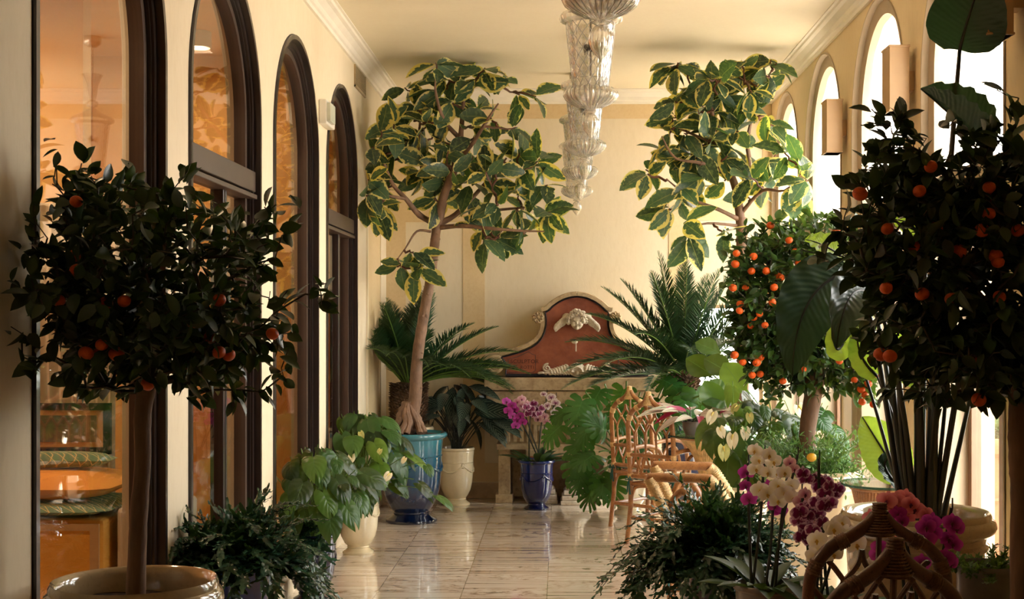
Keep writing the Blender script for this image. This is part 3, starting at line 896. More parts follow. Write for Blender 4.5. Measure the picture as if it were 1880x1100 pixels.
LEAF_FIC = leaf_ellipse(7, .58, .12, -.18, .48)
LEAF_LANCE = leaf_ellipse(8, .30, .20, -.22, .42, nw=4)
LEAF_STRAP = leaf_ellipse(7, .30, .25, -.20, .55)
LEAF_TINY = leaf_ellipse(3, .36, .2, -.05)
LEAF_BIG = leaf_ellipse(14, .46, .12, -.22, .45, nw=6, wave=.008)
LEAF_MON = leaf_ribbed(6, .62, .40, 150, 14, .05, -.25)
LEAF_HEART = leaf_ribbed(7, .46, 0, 152, 12, .08, -.22)
LEAF_FID = leaf_ellipse(8, .75, .10, -.15, .58, nw=4, wave=.02)

def leaf_field(name, tmpl, mats, placements, parent, kind=None):
    """placements: (pos, dir, normal, length, widthscale) -> all leaves of one plant in one foliage mesh"""
    tv, tf, tuv = tmpl
    n = len(placements); nv = len(tv)
    if n == 0: return None
    off = parent_world(parent)
    allv = np.empty((n, nv, 3), dtype=np.float32); rnd = np.empty((n, nv, 2), dtype=np.float32)
    for i, (p, d, nm, L, ws) in enumerate(placements):
        d = Vector(d).normalized(); x = d.cross(Vector(nm))
        if x.length < 1e-4: x = d.cross(Vector((.3,.8,.5)))
        x.normalize(); z = x.cross(d)
        M = np.array([[x.x*ws, d.x, z.x], [x.y*ws, d.y, z.y], [x.z*ws, d.z, z.z]])*L
        q = tv.copy()
        if len(placements) > 3: q[:, 2] = q[:, 2]+tv[:, 1]**2*R.uniform(-.14, .08)
        allv[i] = q @ M.T + np.array([p[0]-off.x, p[1]-off.y, p[2]-off.z])
        rnd[i] = (R.random(), R.random())
    fl = np.array([len(f) for f in tf], dtype=np.int32); fi = np.array([j for f in tf for j in f], dtype=np.int32)
    loops = (fi[None, :]+np.arange(n, dtype=np.int32)[:, None]*nv).ravel()
    tot = np.tile(fl, n); start = np.concatenate([[0], np.cumsum(tot)[:-1]]).astype(np.int32)
    me = bpy.data.meshes.new(name)
    me.vertices.add(n*nv); me.loops.add(len(loops)); me.polygons.add(len(tot))
    me.vertices.foreach_set('co', allv.ravel()); me.loops.foreach_set('vertex_index', loops)
    me.polygons.foreach_set('loop_start', start)
    try: me.polygons.foreach_set('loop_total', tot)
    except Exception: pass
    uv = np.tile(np.array(tuv, dtype=np.float32), (n, 1))[loops]
    u1 = me.uv_layers.new(name='UVMap'); u1.data.foreach_set('uv', uv.ravel())
    u2 = me.uv_layers.new(name='rnd'); u2.data.foreach_set('uv', rnd.reshape(-1, 2)[loops].ravel())
    me.update(calc_edges=True); me.validate()
    me.polygons.foreach_set('use_smooth', [True]*len(me.polygons))
    for m in (mats if isinstance(mats, (list, tuple)) else [mats]): me.materials.append(m)
    o = bpy.data.objects.new(name, me); C.objects.link(o); o.parent = parent
    return o

def rv(s=1.0): return Vector((R.gauss(0, s), R.gauss(0, s), R.gauss(0, s)))
def bez(a, b, c, n=8):
    a, b, c = Vector(a), Vector(b), Vector(c)
    return [a*(1-t)**2+b*2*t*(1-t)+c*t*t for t in [i/n for i in range(n+1)]]
def smooth_path(pts, n=5):
    pts = [Vector(p) for p in pts]; out = []
    for i in range(len(pts)-1):
        p0 = pts[max(0, i-1)]; p1 = pts[i]; p2 = pts[i+1]; p3 = pts[min(len(pts)-1, i+2)]
        for k in range(n):
            t = k/n
            out.append(.5*((2*p1)+(p2-p0)*t+(2*p0-5*p1+4*p2-p3)*t*t+(-p0+3*p1-3*p2+p3)*t**3))
    out.append(pts[-1]); return out

# ---------------------------------------------------------------- branching crowns
def grow(name, skeleton, tips, mat, parent, twig=.0025, base_r=.014, power=.38, jitter=.02, sides=6):
    """skeleton: list of (pos, dist-from-base). Each tip is joined to the nearest wood lower down the tree."""
    nodes = [Vector(p) for p in skeleton]; par = [-1]+[i for i in range(len(skeleton)-1)]
    cost = [0.0]
    for i in range(1, len(nodes)): cost.append(cost[-1]+(nodes[i]-nodes[i-1]).length)
    base = nodes[0]
    order = sorted(tips, key=lambda t: (Vector(t)-base).length)
    chains = []
    dirs = []
    for t in order:
        t = Vector(t)
        best, bi = 1e9, 0
        arr = np.array([(q.x, q.y, q.z) for q in nodes])
        d = np.linalg.norm(arr-np.array([t.x, t.y, t.z]), axis=1)
        sc = d+.30*np.array(cost); bi = int(np.argmin(sc))
        a = nodes[bi]; L = (t-a).length
        n = max(2, int(L/.06))
        out = (t-base); up = Vector((out.x*.3, out.y*.3, -.10*L))
        mid = (a+t)/2+Vector((0,0,-.06*L))+rv(jitter)
        pts = bez(a, mid, t, n)
        for k in range(1, len(pts)-1): pts[k] = pts[k]+rv(jitter*.25)
        prev = bi; ids = [bi]
        for p in pts[1:]:
            nodes.append(p); par.append(prev); cost.append(cost[prev]+(p-nodes[prev]).length); prev = len(nodes)-1; ids.append(prev)
        chains.append(ids)
        dirs.append((t, (pts[-1]-pts[-2]).normalized()))
    load = [0]*len(nodes)
    for i, ids in enumerate(chains):
        j = ids[-1]
        while j != -1: load[j] += 1; j = par[j]
    rad = [min(base_r, twig*max(1, l)**power) for l in load]
    m = MB()
    for ids in chains:
        rr = [rad[j] for j in ids]; rr[0] = rr[1]
        m.tube([nodes[j] for j in ids], rr, sides if rr[1] > twig*1.5 else 4, caps=False)
    m.build(name, mat, parent)
    return dirs

def sample_crown(blobs, d, depth, n, xmin=None, xmax=None, shell=.35, mind=0):
    """points in the union of ellipsoids; blobs given as (px, py, rx, ry) seen at distance d"""
    out = []; area = [b[2]*b[3] for b in blobs]; tot = sum(area)
    tries = 0
    while len(out) < n and tries < n*60:
        tries += 1
        b = R.choices(blobs, area)[0]
        v = rv().normalized()*(R.random()**shell)
        dd = d+v.y*depth*min(1, b[2]/120 if d > 7 else b[2]/100)
        p = P(b[0]+v.x*b[2], b[1]+v.z*b[3], d); p.y = dd
        if xmin is not None and p.x < xmin: 
            p.x = xmin+R.random()*.08
        if xmax is not None and p.x > xmax: p.x = xmax-R.random()*.05
        if mind and any((p-q).length < mind for q in out): continue
        out.append(p)
    return out

# ================================================================ POTS
def urn_profile(h, rim, foot, belly=None, style='anduze'):
    """outer wall from the foot up, over the lip and down inside"""
    b = belly or rim*.86
    if style == 'anduze':
        return [(0,0),(foot*1.0,0),(foot*1.02,.012*h),(foot*1.0,.035*h),(foot*.80,.065*h),(foot*.70,.09*h),(foot*.74,.105*h),(foot*.70,.12*h),
                (b*.70,.17*h),(b*.86,.27*h),(b*.95,.40*h),(b*.985,.55*h),(b,.72*h),(b*1.0,.735*h),(b*1.03,.742*h),(b*1.0,.75*h),(b*1.02,.86*h),(b*1.05,.925*h),(rim*.98,.94*h),(rim*1.02,.955*h),(rim*1.03,.975*h),(rim,.995*h),(rim*.96,h),
                (rim*.90,.985*h),(b*.92,.93*h),(b*.88,.85*h),(0,.85*h)]
    if style == 'big':
        return [(0,0),(foot,0),(foot*1.02,.02*h),(foot*1.1,.1*h),(b*.95,.5*h),(b,.80*h),(b*1.04,.815*h),(b*1.05,.83*h),(b*1.0,.845*h),(b*1.01,.875*h),(rim*.99,.90*h),(rim*1.02,.925*h),(rim*1.0,.955*h),(rim*.955,.968*h),(rim*.955,.985*h),(rim*.93,h),
                (rim*.88,.99*h),(rim*.86,.97*h),(rim*.84,.93*h),(rim*.83,.88*h),(0,.88*h)]
    if style == 'cyl':
        return [(0,0),(foot,0),(foot*1.01,.02*h),(b,.5*h),(b,.95*h),(rim,.965*h),(rim,.99*h),(rim*.97,h),(rim*.93,.99*h),(rim*.92,.9*h),(0,.9*h)]
def garland(m, c, r, z, n=4, drop=.06, rr=.008, start=0):
    for k in range(n):
        a0 = start+2*PI*k/n; a1 = start+2*PI*(k+1)/n
        pts = []
        for i in range(15):
            u = i/14; a = a0+(a1-a0)*u; zz = z-drop*math.sin(PI*u)
            pts.append((c[0]+(r+.004)*math.cos(a), c[1]+(r+.004)*math.sin(a), zz))
        m.tube(pts, [rr*(.6+.5*math.sin(PI*i/14)+.25*math.sin(i*2.6)) for i in range(15)], 8)
def rosette(m, c, r, z, n=4, s=.022, start=0):
    for k in range(n):
        a = start+2*PI*k/n; ctr = Vector((c[0]+r*math.cos(a), c[1]+r*math.sin(a), z)); rot = Matrix.Rotation(a, 3, 'Z')
        m.ball(ctr, s, 12, 6, sc=(.35,1,1.25), rot=rot)
        for q in range(8):
            b = q*PI/4; m.ball(ctr+rot @ Vector((s*.25, s*.7*math.cos(b), s*.85*math.sin(b))), s*.3, 6, 4)
def pot(root, mat, h, rim, foot, belly=None, style='anduze', z0=0, decor=None, soil=None, soilmat=None, segs=64):
    w = parent_world(root); c = (w.x, w.y, z0)
    if soil is None: soil = .93 if style == 'cyl' else (.90 if style == 'big' else .86)
    m = MB(); m.lathe(urn_profile(h, rim, foot, belly, style), segs, c)
    m.build('pot', mat, root)
    b = belly or rim*.86
    if decor:
        m = MB(); garland(m, (w.x, w.y), b*.985, z0+.70*h, 4, h*.12, h*.016, .5); m.build('garland', decor, root)
        m = MB(); rosette(m, (w.x, w.y), b*.985, z0+.70*h, 4, h*.042, .5); m.build('rosettes', decor, root)
    m = MB(); rs = (rim if style != 'anduze' else b)*(.84 if style == 'big' else .89)
    n = 26; v = [(c[0], c[1], z0+h*soil+.012)]; f = []
    for i in range(1, 9):
        for k in range(n):
            a = 2*PI*k/n; v.append((c[0]+rs*i/8*math.cos(a), c[1]+rs*i/8*math.sin(a), z0+h*soil+R.uniform(0, .012)))
    f = [(0, 1+k, 1+(k+1) % n) for k in range(n)]
    for i in range(7): f += [(1+i*n+k, 1+(i+1)*n+k, 1+(i+1)*n+(k+1) % n, 1+i*n+(k+1) % n) for k in range(n)]
    m.add(v, f); m.build('soil', soilmat or M_SOIL, root)

def trunk(name, pts, rad, mat, parent, bumpy=.06, sides=14, n=6, knots=0):
    sp = smooth_path(pts, n); rr = []
    k = len(sp)
    for i in range(k):
        u = i/(k-1)*(len(rad)-1); a = int(min(u, len(rad)-2)); rr.append((rad[a]+(rad[a+1]-rad[a])*(u-a))*(1+R.uniform(-bumpy, bumpy)))
    m = MB(); m.tube(sp, rr, sides)
    for q in range(knots):
        i = R.randrange(3, k-2); a = R.uniform(0, 2*PI)
        m.ball(sp[i]+Vector((math.cos(a), math.sin(a), 0))*rr[i]*.8, rr[i]*.35, 8, 6)
    m.build(name, mat, parent); return sp, rr

fruit_mesh = {}
def fruit(parent, pos, r, mat=None, key='o'):
    mat = mat or M_ORANGE
    if key not in fruit_mesh:
        m = MB(); m.ball((0,0,0), 1.0, 20, 12, sc=(1,1,.9)); m.lathe([(0,.86),(.10,.90),(.13,.93),(.05,.96),(.03,1.05),(0,1.06)], 10, (0,0,0), mat=1)
        o = m.build('orange_fruit', [mat, M_STEM], None); fruit_mesh[key] = o.data; bpy.data.objects.remove(o)
    o = bpy.data.objects.new('orange_fruit', fruit_mesh[key]); C.objects.link(o); o.parent = parent
    o.location = Vector(pos)-parent_world(parent); o.scale = (r,r,r); o.rotation_euler = (R.uniform(-.5,.5), R.uniform(-.5,.5), R.uniform(0,6))
    return o

def citrus_tree(label, cx, cy_, potspec, trunk_pts, trad, blobs, d, depth, ntips, leaves_per, leaf_len, fruits, mat, xmin=None, xmax=None, twigmat=None, fr=.02, skel=None, mind=.035, back_fruit=0, extra_tips=()):
    t = thing('potted_citrus_tree', label, 'citrus tree', (cx, cy_, 0))
    pot(t, **potspec)
    sp, rr = trunk('trunk', trunk_pts, trad, M_BARK, t)
    tips = sample_crown(blobs, d, depth, ntips, xmin, xmax, mind=mind)+[Vector(e) for e in extra_tips]
    fpos = [P(px, py, dd) for (px, py, dd) in fruits]
    dirs = grow('branches', sp[-4:]+(skel or []), tips+[p+Vector((0,.01,fr*1.1)) for p in fpos], twigmat or M_TWIG, t, .0018, trad[-1]*.8, .42, .03)
    pl = []
    c0 = Vector((0,0,0))
    for p in tips: c0 += p
    c0 /= len(tips)
    for p, dr in dirs:
        for k in range(leaves_per):
            out = (p-c0).normalized()
            dd = (dr*.5+out*.45+rv(.55)+Vector((0,0,-.15)))
            q = p-dr*R.uniform(0, .09)+rv(.008)
            L = leaf_len*R.uniform(.6, 1.2)
            e = q+dd.normalized()*L
            if (xmin is not None and e.x < xmin-.04) or (xmax is not None and (e.x > xmax+.02 or q.x > xmax+.02)): dd.x = -dd.x
            nm = Vector((0,0,1))+rv(.6)
            pl.append((q, dd, nm, L, R.uniform(.85, 1.15)))
    leaf_field('foliage', LEAF_CIT, mat, pl, t)
    for p in fpos: fruit(t, p, fr*R.uniform(.85, 1.1))
    return t

big = dict(style='big', segs=72)
# near left citrus
fr_l = [(402,551),(187,633),(181,652),(158,649),(214,650),(337,667),(402,647),(420,652),(108,552),(500,613),(140,370),(141,497),(136,470),(195,556),(228,553),(355,590),(386,620),(271,706)]
citrus_tree('dark clipped citrus tree with oranges in the wide cream pot at the left front', -1.19, 3.8,
    dict(mat=M_GLGREY, h=.78, rim=.24, foot=.15, belly=.215, **big),
    [P(248,1128,3.8), P(254,960,3.8), P(262,850,3.8), P(262,760,3.8), P(275,690,3.8)], [.027,.024,.023,.024,.024],
    [(180,430,160,120),(140,560,125,120),(330,440,140,110),(420,560,130,130),(470,430,60,70),(300,640,190,95),(75,420,60,60),(50,540,55,70),(110,640,70,80),(330,600,120,110),(200,530,150,130)],
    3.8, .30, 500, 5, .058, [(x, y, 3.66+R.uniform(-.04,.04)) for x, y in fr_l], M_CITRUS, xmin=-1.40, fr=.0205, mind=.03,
    extra_tips=[P(600,520,3.8),P(560,540,3.8),P(590,560,3.75),P(350,300,3.8),P(485,380,3.8),P(545,420,3.8),P(150,300,3.75),P(235,310,3.8),P(20,600,3.55),P(40,620,3.6),P(470,300+90,3.8),P(100,325,3.7),P(530,640,3.8),P(480,720,3.8),P(430,740,3.8),P(520,690,3.8)])
# near right citrus
fr_r = [(1816,344),(1820,364),(1815,393),(1716,420),(1803,423),(1869,423),(1760,462),(1832,481),(1835,545),(1676,451),(1693,540),(1617,651),(1634,654),(1787,667),(1688,351),(1579,356),(1709,306),(1627,529),(1747,549),(1797,734),(1629,420),(1828,470)]
citrus_tree('tall dark citrus tree with oranges reaching in from the right edge', 1.36, 4.0,
    dict(mat=M_GLGREY, h=.60, rim=.245, foot=.16, belly=.22, **big),
    [P(1880,1200,4.0), P(1876,930,4.0), P(1872,850,4.0), P(1868,780,4.0), P(1868,720,4.0), P(1850,680,4.0)], [.038,.033,.031,.028,.026,.026],
    [(1740,340,150,110),(1700,440,170,110),(1620,480,100,60),(1800,480,160,140),(1740,580,150,90),(1860,360,120,140),(1800,640,120,60),(1640,600,80,70),(1640,300,70,70),(1900,560,120,160),(1740,680,120,50),(1830,620,110,90)],
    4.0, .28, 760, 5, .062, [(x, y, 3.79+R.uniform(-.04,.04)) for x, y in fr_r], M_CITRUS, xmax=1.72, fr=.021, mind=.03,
    extra_tips=[P(1560,370,3.9),P(1550,430,3.9),P(1520,450,3.9),P(1500,470,3.9),P(1600,200,4),P(1580,230,4),P(1660,190,4),P(1830,165,4),P(1870,180,4),P(1815,230,4),P(1790,700,3.9),P(1690,720,3.9),P(1740,750,3.9),P(1760,690,3.9),P(1620,720,3.9),P(1650,215,4),P(1560,330,3.95)])
# middle citrus
fr_m = [(308,78),(165,195),(160,240),(237,208),(291,269),(353,297),(340,292),(389,301),(323,338),(316,401),(262,449),(180,408),(413,185),(425,237),(386,140),(237,465),(226,500),(192,653),(157,623),(267,632),(231,707),(360,732),(265,703),(403,682),(447,683),(504,652),(598,648),(560,575),(713,694),(661,728),(690,767),(705,790),(693,820),(742,830),(718,745),(760,705),(585,105),(150,340),(203,340),(355,435),(285,497),(228,270),(250,655),(178,437)]
fr_m = [(1280+x/2.29, 380+y/2.29) for x, y in fr_m]
mid = citrus_tree('calamondin tree full of small oranges in the low cream pot, lit from behind', 1.38, 7.5,
    dict(mat=M_GLCREAM, h=.69, rim=.285, foot=.18, belly=.25, **big),
    [P(1487,892,7.5), P(1482,800,7.5), P(1492,730,7.5), P(1497,690,7.5), P(1500,650,7.5)], [.055,.045,.05,.05,.035],
    [(1430,540,100,110),(1400,470,70,70),(1490,440,100,50),(1520,600,80,130),(1400,640,60,80),(1460,620,100,90),(1575,640,50,60),(1590,700,40,30),(1370,580,40,90),(1440,690,60,40)],
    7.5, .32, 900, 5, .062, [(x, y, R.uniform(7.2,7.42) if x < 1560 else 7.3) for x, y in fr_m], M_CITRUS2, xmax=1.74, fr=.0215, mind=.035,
    extra_tips=[P(1335,600,7.4),P(1345,520,7.4),P(1338,560,7.4),P(1575,720,7.4),P(1590,735,7.4)])
# small myrtle-like growth round the foot of that tree
pl = []; m = MB()
for i in range(150):
    a = R.uniform(0, 2*PI); r0 = R.uniform(.04, .2)
    b = Vector((1.36+r0*math.cos(a), 7.42+r0*math.sin(a)*.8, .612)); e = b+Vector((math.cos(a)*R.uniform(.0,.22), math.sin(a)*R.uniform(0,.18)-.05, R.uniform(.02,.30)))
    e.x = min(e.x, 1.72)
    pts = bez(b, b+Vector((0,0,.15)), e, 5); m.tube(pts, .0018, 4, caps=False)
    for q in pts[1:]:
        for k in range(5): pl.append((q+rv(.012), rv()+Vector((0,0,.4)), Vector((0,0,1))+rv(.6), R.uniform(.02,.04), 1))
m.build('undergrowth_stems', M_STEMG, mid); leaf_field('undergrowth', LEAF_TINY, M_BUSH, pl, mid)
fruit(mid, P(1490,840,7.15), .026, M_LIME, 'lime')

# ================================================================ RUBBER TREES
def rubber_tree(label, root_loc, potspec, tpts, trad, limbs, blobs, d, depth, ntips, leaf_len, xmin, xmax, extra=(), rootmass=True, clump=6):
    t = thing('potted_rubber_tree', label, 'rubber tree', root_loc)
    pot(t, **potspec)
    sp, rr = trunk('trunk', tpts, trad, M_BARKF, t, .05, 16, 6, 22)
    if rootmass:
        m = MB(); b = Vector(tpts[0])
        for k in range(13):
            a = 2*PI*k/13+R.uniform(-.15,.15); rr0 = R.uniform(.11,.15)
            pts = smooth_path([b+Vector((.02*math.cos(a),.02*math.sin(a),.20)), b+Vector((.055*math.cos(a),.055*math.sin(a),.13)), b+Vector((.085*math.cos(a+.2),.085*math.sin(a+.2),.06)), b+Vector((rr0*math.cos(a),rr0*math.sin(a),-.02))], 4)
            m.tube(pts, [R.uniform(.02,.034)*(1-.25*i/len(pts)) for i in range(len(pts))], 8)
        m.ball(b+Vector((0,0,.05)), .075, 12, 8, sc=(1,1,1.3))
        m.build('root_flare', M_BARKF, t)
    m = MB(); skel = [Vector(p) for p in sp[-3:]]
    nodes = list(skel)
    for lp, r0 in limbs:
        pts = smooth_path(lp, 4); m.tube(pts, [r0*(1-.78*i/len(pts))*R.uniform(.93,1.08) for i in range(len(pts))], 9)
    m.build('limbs', M_BARKF, t)
    tips = sample_crown(blobs, d, depth, ntips, xmin, xmax, shell=.45, mind=.10)+list(extra)
    # twigs: join each tip to the closest point of the limbs
    allpts = [p for lp, _ in limbs for p in smooth_path(lp, 6)]
    m = MB(); pl = []
    for tp in tips:
        a = min(allpts, key=lambda q: (q-tp).length+.25*max(0, q.z-tp.z+.05)); L = (tp-a).length
        mid_ = (a+tp)/2+Vector((0,0,-.10*L))+rv(.02)
        pts = bez(a, mid_, tp, 7)
        for k in range(1, 7): pts[k] += rv(.006)
        m.tube(pts, [.0105*(1-.5*i/7) for i in range(8)], 6)
        dr = (pts[-1]-pts[-2]).normalized()
        allpts += pts[3:6]
        for k in range(R.randint(clump-3, clump-1)):
            a = k*2.4+R.random(); u = dr.orthogonal().normalized(); w = dr.cross(u)
            side = u*math.cos(a)+w*math.sin(a)
            age = k/clump
            dd = dr*(.75-.9*age)+side*.75+Vector((0,0,-.10-.75*age))+rv(.15)
            q = tp-dr*(.012*k)+side*.01
            L2 = leaf_len*R.uniform(.62, 1.1)
            e = q+dd.normalized()*L2
            if xmin is not None and e.x < xmin-.05: dd.x = abs(dd.x)*.3
            if xmax is not None and e.x > xmax+.02: dd.x = -abs(dd.x)*.3
            if e.y > YB-.05: dd.y = -abs(dd.y)*.3
            if e.z > H-.06: dd.z = -.1
            nm = Vector((0,0,.5))+side*.4+rv(.45)+Vector((0,-.6,0))
            pl.append((q, dd, nm, L2, R.uniform(.85, 1.1)))
    m.build('twigs', M_TWIGF, t)
    leaf_field('foliage', LEAF_FIC, M_FICUS, pl, t)
    return t
D1 = 10.2
rubber_tree('variegated rubber tree standing in the big turquoise and navy glazed urn', (-1.12, D1, 0),
    dict(mat=M_GLBLUE, h=.67, rim=.262, foot=.19, belly=.225, style='anduze', decor=M_GLBLUE, segs=96, soil=.965),
    [P(750,789,D1), P(762,735,D1), P(766,660,D1), P(778,580,D1), P(792,500,D1), P(800,430,D1), P(804,405,D1)], [.056,.047,.043,.040,.037,.034,.030],
    [([P(803,412,D1),P(818,350,D1),P(838,300,10.15),P(845,255,10.1),P(850,200,10.1),P(852,160,10.1)], .040),
     ([P(803,412,D1),P(770,395,10.1),P(745,365,10.0),P(722,340,10.0),P(705,300,10.0),P(700,270,10)], .026),
     ([P(803,412,D1),P(835,395,10.25),P(870,360,10.3),P(905,320,10.3),P(930,290,10.3)], .026),
     ([P(806,418,D1),P(850,415,10.1),P(905,420,10.0),P(960,424,10.0),P(1000,425,10.0)], .020),
     ([P(815,360,D1),P(790,330,10.3),P(772,300,10.35),P(770,240,10.3),P(775,190,10.3)], .022),
     ([P(838,300,D1),P(870,260,10.0),P(895,220,9.9),P(915,190,9.9)], .020),
     ([P(845,255,D1),P(815,220,10.0),P(800,170,9.9),P(800,140,9.9)], .018),
     ([P(745,365,10.0),P(715,360,9.9),P(690,355,9.9)], .014),
     ([P(870,390,10.2),P(920,385,10.2),P(975,380,10.2)], .016),
     ([P(790,425,D1),P(765,425,10.1),P(745,455,10.05),P(730,475,10.05)], .011)],
    [(750,200,70,70),(850,150,90,55),(920,200,70,60),(800,260,120,80),(700,320,40,60),(720,260,60,60),(900,300,90,80),(970,300,40,50),(940,410,80,50),(840,200,90,70),(980,380,40,60),(800,340,100,60)],
    D1, .45, 72, .235, XL+.10, .32, [P(765,470,10.05), P(730,490,10.05), P(770,495,10.0),P(800,115,9.9),P(890,125,10),P(700,380,10),P(684,270,9.7),P(676,330,9.6),P(690,385,9.6),P(680,300,9.75),P(672,360,9.5),P(700,240,9.8),P(1010,390,10.1),P(1005,340,10.1)])
D2 = 9.75
X2 = PX(1362, D2)
rubber_tree('variegated rubber tree rising behind the calamondin tree on the right', (X2, D2, 0),
    dict(mat=M_GLCREAM, h=.55, rim=.20, foot=.13, belly=.18, style='anduze', segs=48),
    [Vector((X2, D2, .455)), P(1364,700,D2), P(1362,600,D2), P(1362,500,D2), P(1362,440,D2), P(1360,400,D2)], [.05,.045,.042,.04,.04,.038],
    [([P(1360,405,D2),P(1352,350,D2),P(1335,300,D2),P(1322,250,D2),P(1308,210,9.7),P(1300,170,9.7)], .036),
     ([P(1356,370,D2),P(1375,300,9.8),P(1372,260,9.8),P(1385,200,9.8),P(1400,160,9.8)], .022),
     ([P(1360,405,D2),P(1320,385,9.65),P(1270,365,9.6),P(1225,330,9.6)], .018),
     ([P(1358,415,D2),P(1300,410,9.6),P(1260,420,9.5)], .013),
     ([P(1340,320,D2),P(1290,300,9.6),P(1240,290,9.6),P(1215,250,9.6)], .016),
     ([P(1330,270,D2),P(1280,250,9.7),P(1235,230,9.7)], .015),
     ([P(1362,390,D2),P(1400,350,9.6),P(1440,350,9.5),P(1470,320,9.45)], .016),
     ([P(1325,250,D2),P(1345,200,9.9),P(1345,150,9.9)], .015)],
    [(1330,170,90,60),(1250,170,50,60),(1230,260,50,60),(1210,330,45,40),(1290,250,90,80),(1370,200,70,70),(1410,130,30,30),(1250,360,60,40),(1340,320,70,70),(1400,300,40,50)],
    D2, .42, 56, .24, .42, XR-.12, [P(1468,300,9.4), P(1470,350,9.4), P(1455,390,9.4), P(1265,440,9.5), P(1260,410,9.5), P(1440,280,9.5), P(1480,330,9.3), P(1245,115,9.7), P(1190,320,9.6), P(1415,110,9.8), P(1330,430,9.5)])

# ================================================================ SAGO PALMS
def frond_path(p0, d0, L, droop, n=16, curl=0):
    pts = [Vector(p0)]; d = Vector(d0).normalized(); ds = L/n
    for i in range(n):
        d = (d+Vector((0,0,-droop*ds*(1+1.5*i/n)))).normalized()
        pts.append(pts[-1]+d*ds)
    return pts
def frond_mesh(pts, pairs, plen, pwid, ang, vee=.5, tmpl=LEAF_TINY, start=.12, stiff=0, wav=0, endk=.25, jit=.08, prof=None):
    n = len(pts)-1; pl = []
    for k in range(pairs):
        u = start+(1-start)*k/(pairs-1); q = u*n; i = min(int(q), n-1); f = q-i
        p = pts[i]*(1-f)+pts[i+1]*f; t = (pts[i+1]-pts[i]).normalized()
        side = t.cross(Vector((0,0,1)))
        if side.length < .05: side = t.cross(Vector((.5,.5,.1)))
        side.normalize(); up = side.cross(t).normalized()
        prf = prof(u) if prof else (math.sin(PI*min(1, .12+u*.88))**.6*(1-endk)+endk*(1-u))
        a = ang*(1-.45*u)
        for s in (-1, 1):
            d = t*math.cos(a)+side*(s*math.sin(a))+up*vee*(.6+.4*(1-u))
            d = d.normalized()+rv(jit)
            pl.append((p, d, up+side*(-s*.3), plen*prf*R.uniform(.9, 1.08), pwid))
    return pl
def sago(label, loc, crown_z, fronds, L, potspec=None, trunk_h=.3, trad=.13, wallclip=None):
    t = thing('potted_sago_palm', label, 'sago palm', loc)
    if potspec: pot(t, **potspec)
    base = Vector((loc[0], loc[1], crown_z))
    # shaggy trunk
    m = MB(); m.lathe([(0,crown_z-trunk_h),(trad*.9,crown_z-trunk_h),(trad*1.05,crown_z-trunk_h*.6),(trad,crown_z-.04),(trad*.6,crown_z+.02),(0,crown_z+.05)], 24, (loc[0],loc[1],0))
    for i in range(420):
        a = i*2.39996; z = crown_z-trunk_h+trunk_h*i/420
        d = Vector((math.cos(a), math.sin(a), .55)).normalized(); p = Vector((loc[0], loc[1], z))+Vector((math.cos(a), math.sin(a), 0))*trad*.93
        s = Vector((-math.sin(a), math.cos(a), 0))
        m.add([p+s*.016, p-s*.016, p+d*.045+rv(.004), p+Vector((0,0,.02))+d*.012], [(0,3,2),(3,1,2),(0,2,1)])
    m.build('shaggy_trunk', simple('cycad trunk scales', srgb(92,66,42), .8, .4, 30), t, smooth=False)
    for (az, el, lk, dr) in fronds:
        d = Vector((math.cos(az)*math.cos(el), math.sin(az)*math.cos(el), math.sin(el)))
        p0 = base+Vector((d.x, d.y, 0))*.05
        pts = frond_path(p0, d, L*lk, dr)
        if wallclip: pts = [wallclip(p) for p in pts]
        m = MB(); m.tube(pts, [.0075*(1-.75*i/16) for i in range(17)], 5)
        pl = frond_mesh(pts, 84, .16*L/.8, .75, 1.0, .45)
        if wallclip: pl = [(p, q, nm, l, w) for p, q, nm, l, w in pl if (wallclip(p+q.normalized()*l)-(p+q.normalized()*l)).length < .02]
        f = leaf_field('frond', LEAF_NEEDLE, M_SAGO, pl, t)
        o = m.build('rachis', M_STEMG, f)
    return t
LEAF_NEEDLE = leaf_ellipse(3, .11, .3, -.04, .4)
def clipper(x0, x1, y1):
    def f(p): return Vector((min(max(p.x, x0), x1), min(p.y, y1), p.z))
    return f
fl = []
for k in range(30):
    az = k*2.39996+.4; el = .35+1.05*((k*.618) % 1.0)
    fl.append((az, el, R.uniform(.85,1.1)*(1 if math.cos(az) > -.2 or el > .7 else .6), .25+.7*(1-el/1.5)))
for az, el, lk, dr in [(-.05,.42,1.12,.45),(.1,.62,1.05,.5),(-.35,.5,1.1,.5),(-.2,.8,1.0,.4),(-.6,.9,.95,.5),(-1.2,.9,.9,.6),(-1.9,1.1,.9,.4),(-.9,1.2,.95,.3),(-2.2,1.2,.85,.3)]: fl.append((az, el, lk, dr))
sago('sago palm with wide dark fronds behind the turquoise urn, by the left wall', (-1.22, 10.92, 0), .99, fl, .86,
     dict(mat=M_GLCREAM, h=.66, rim=.20, foot=.13, belly=.17, style='anduze', segs=40), .32, .135, clipper(XL+.03, 9, YB-.05))
fl = []
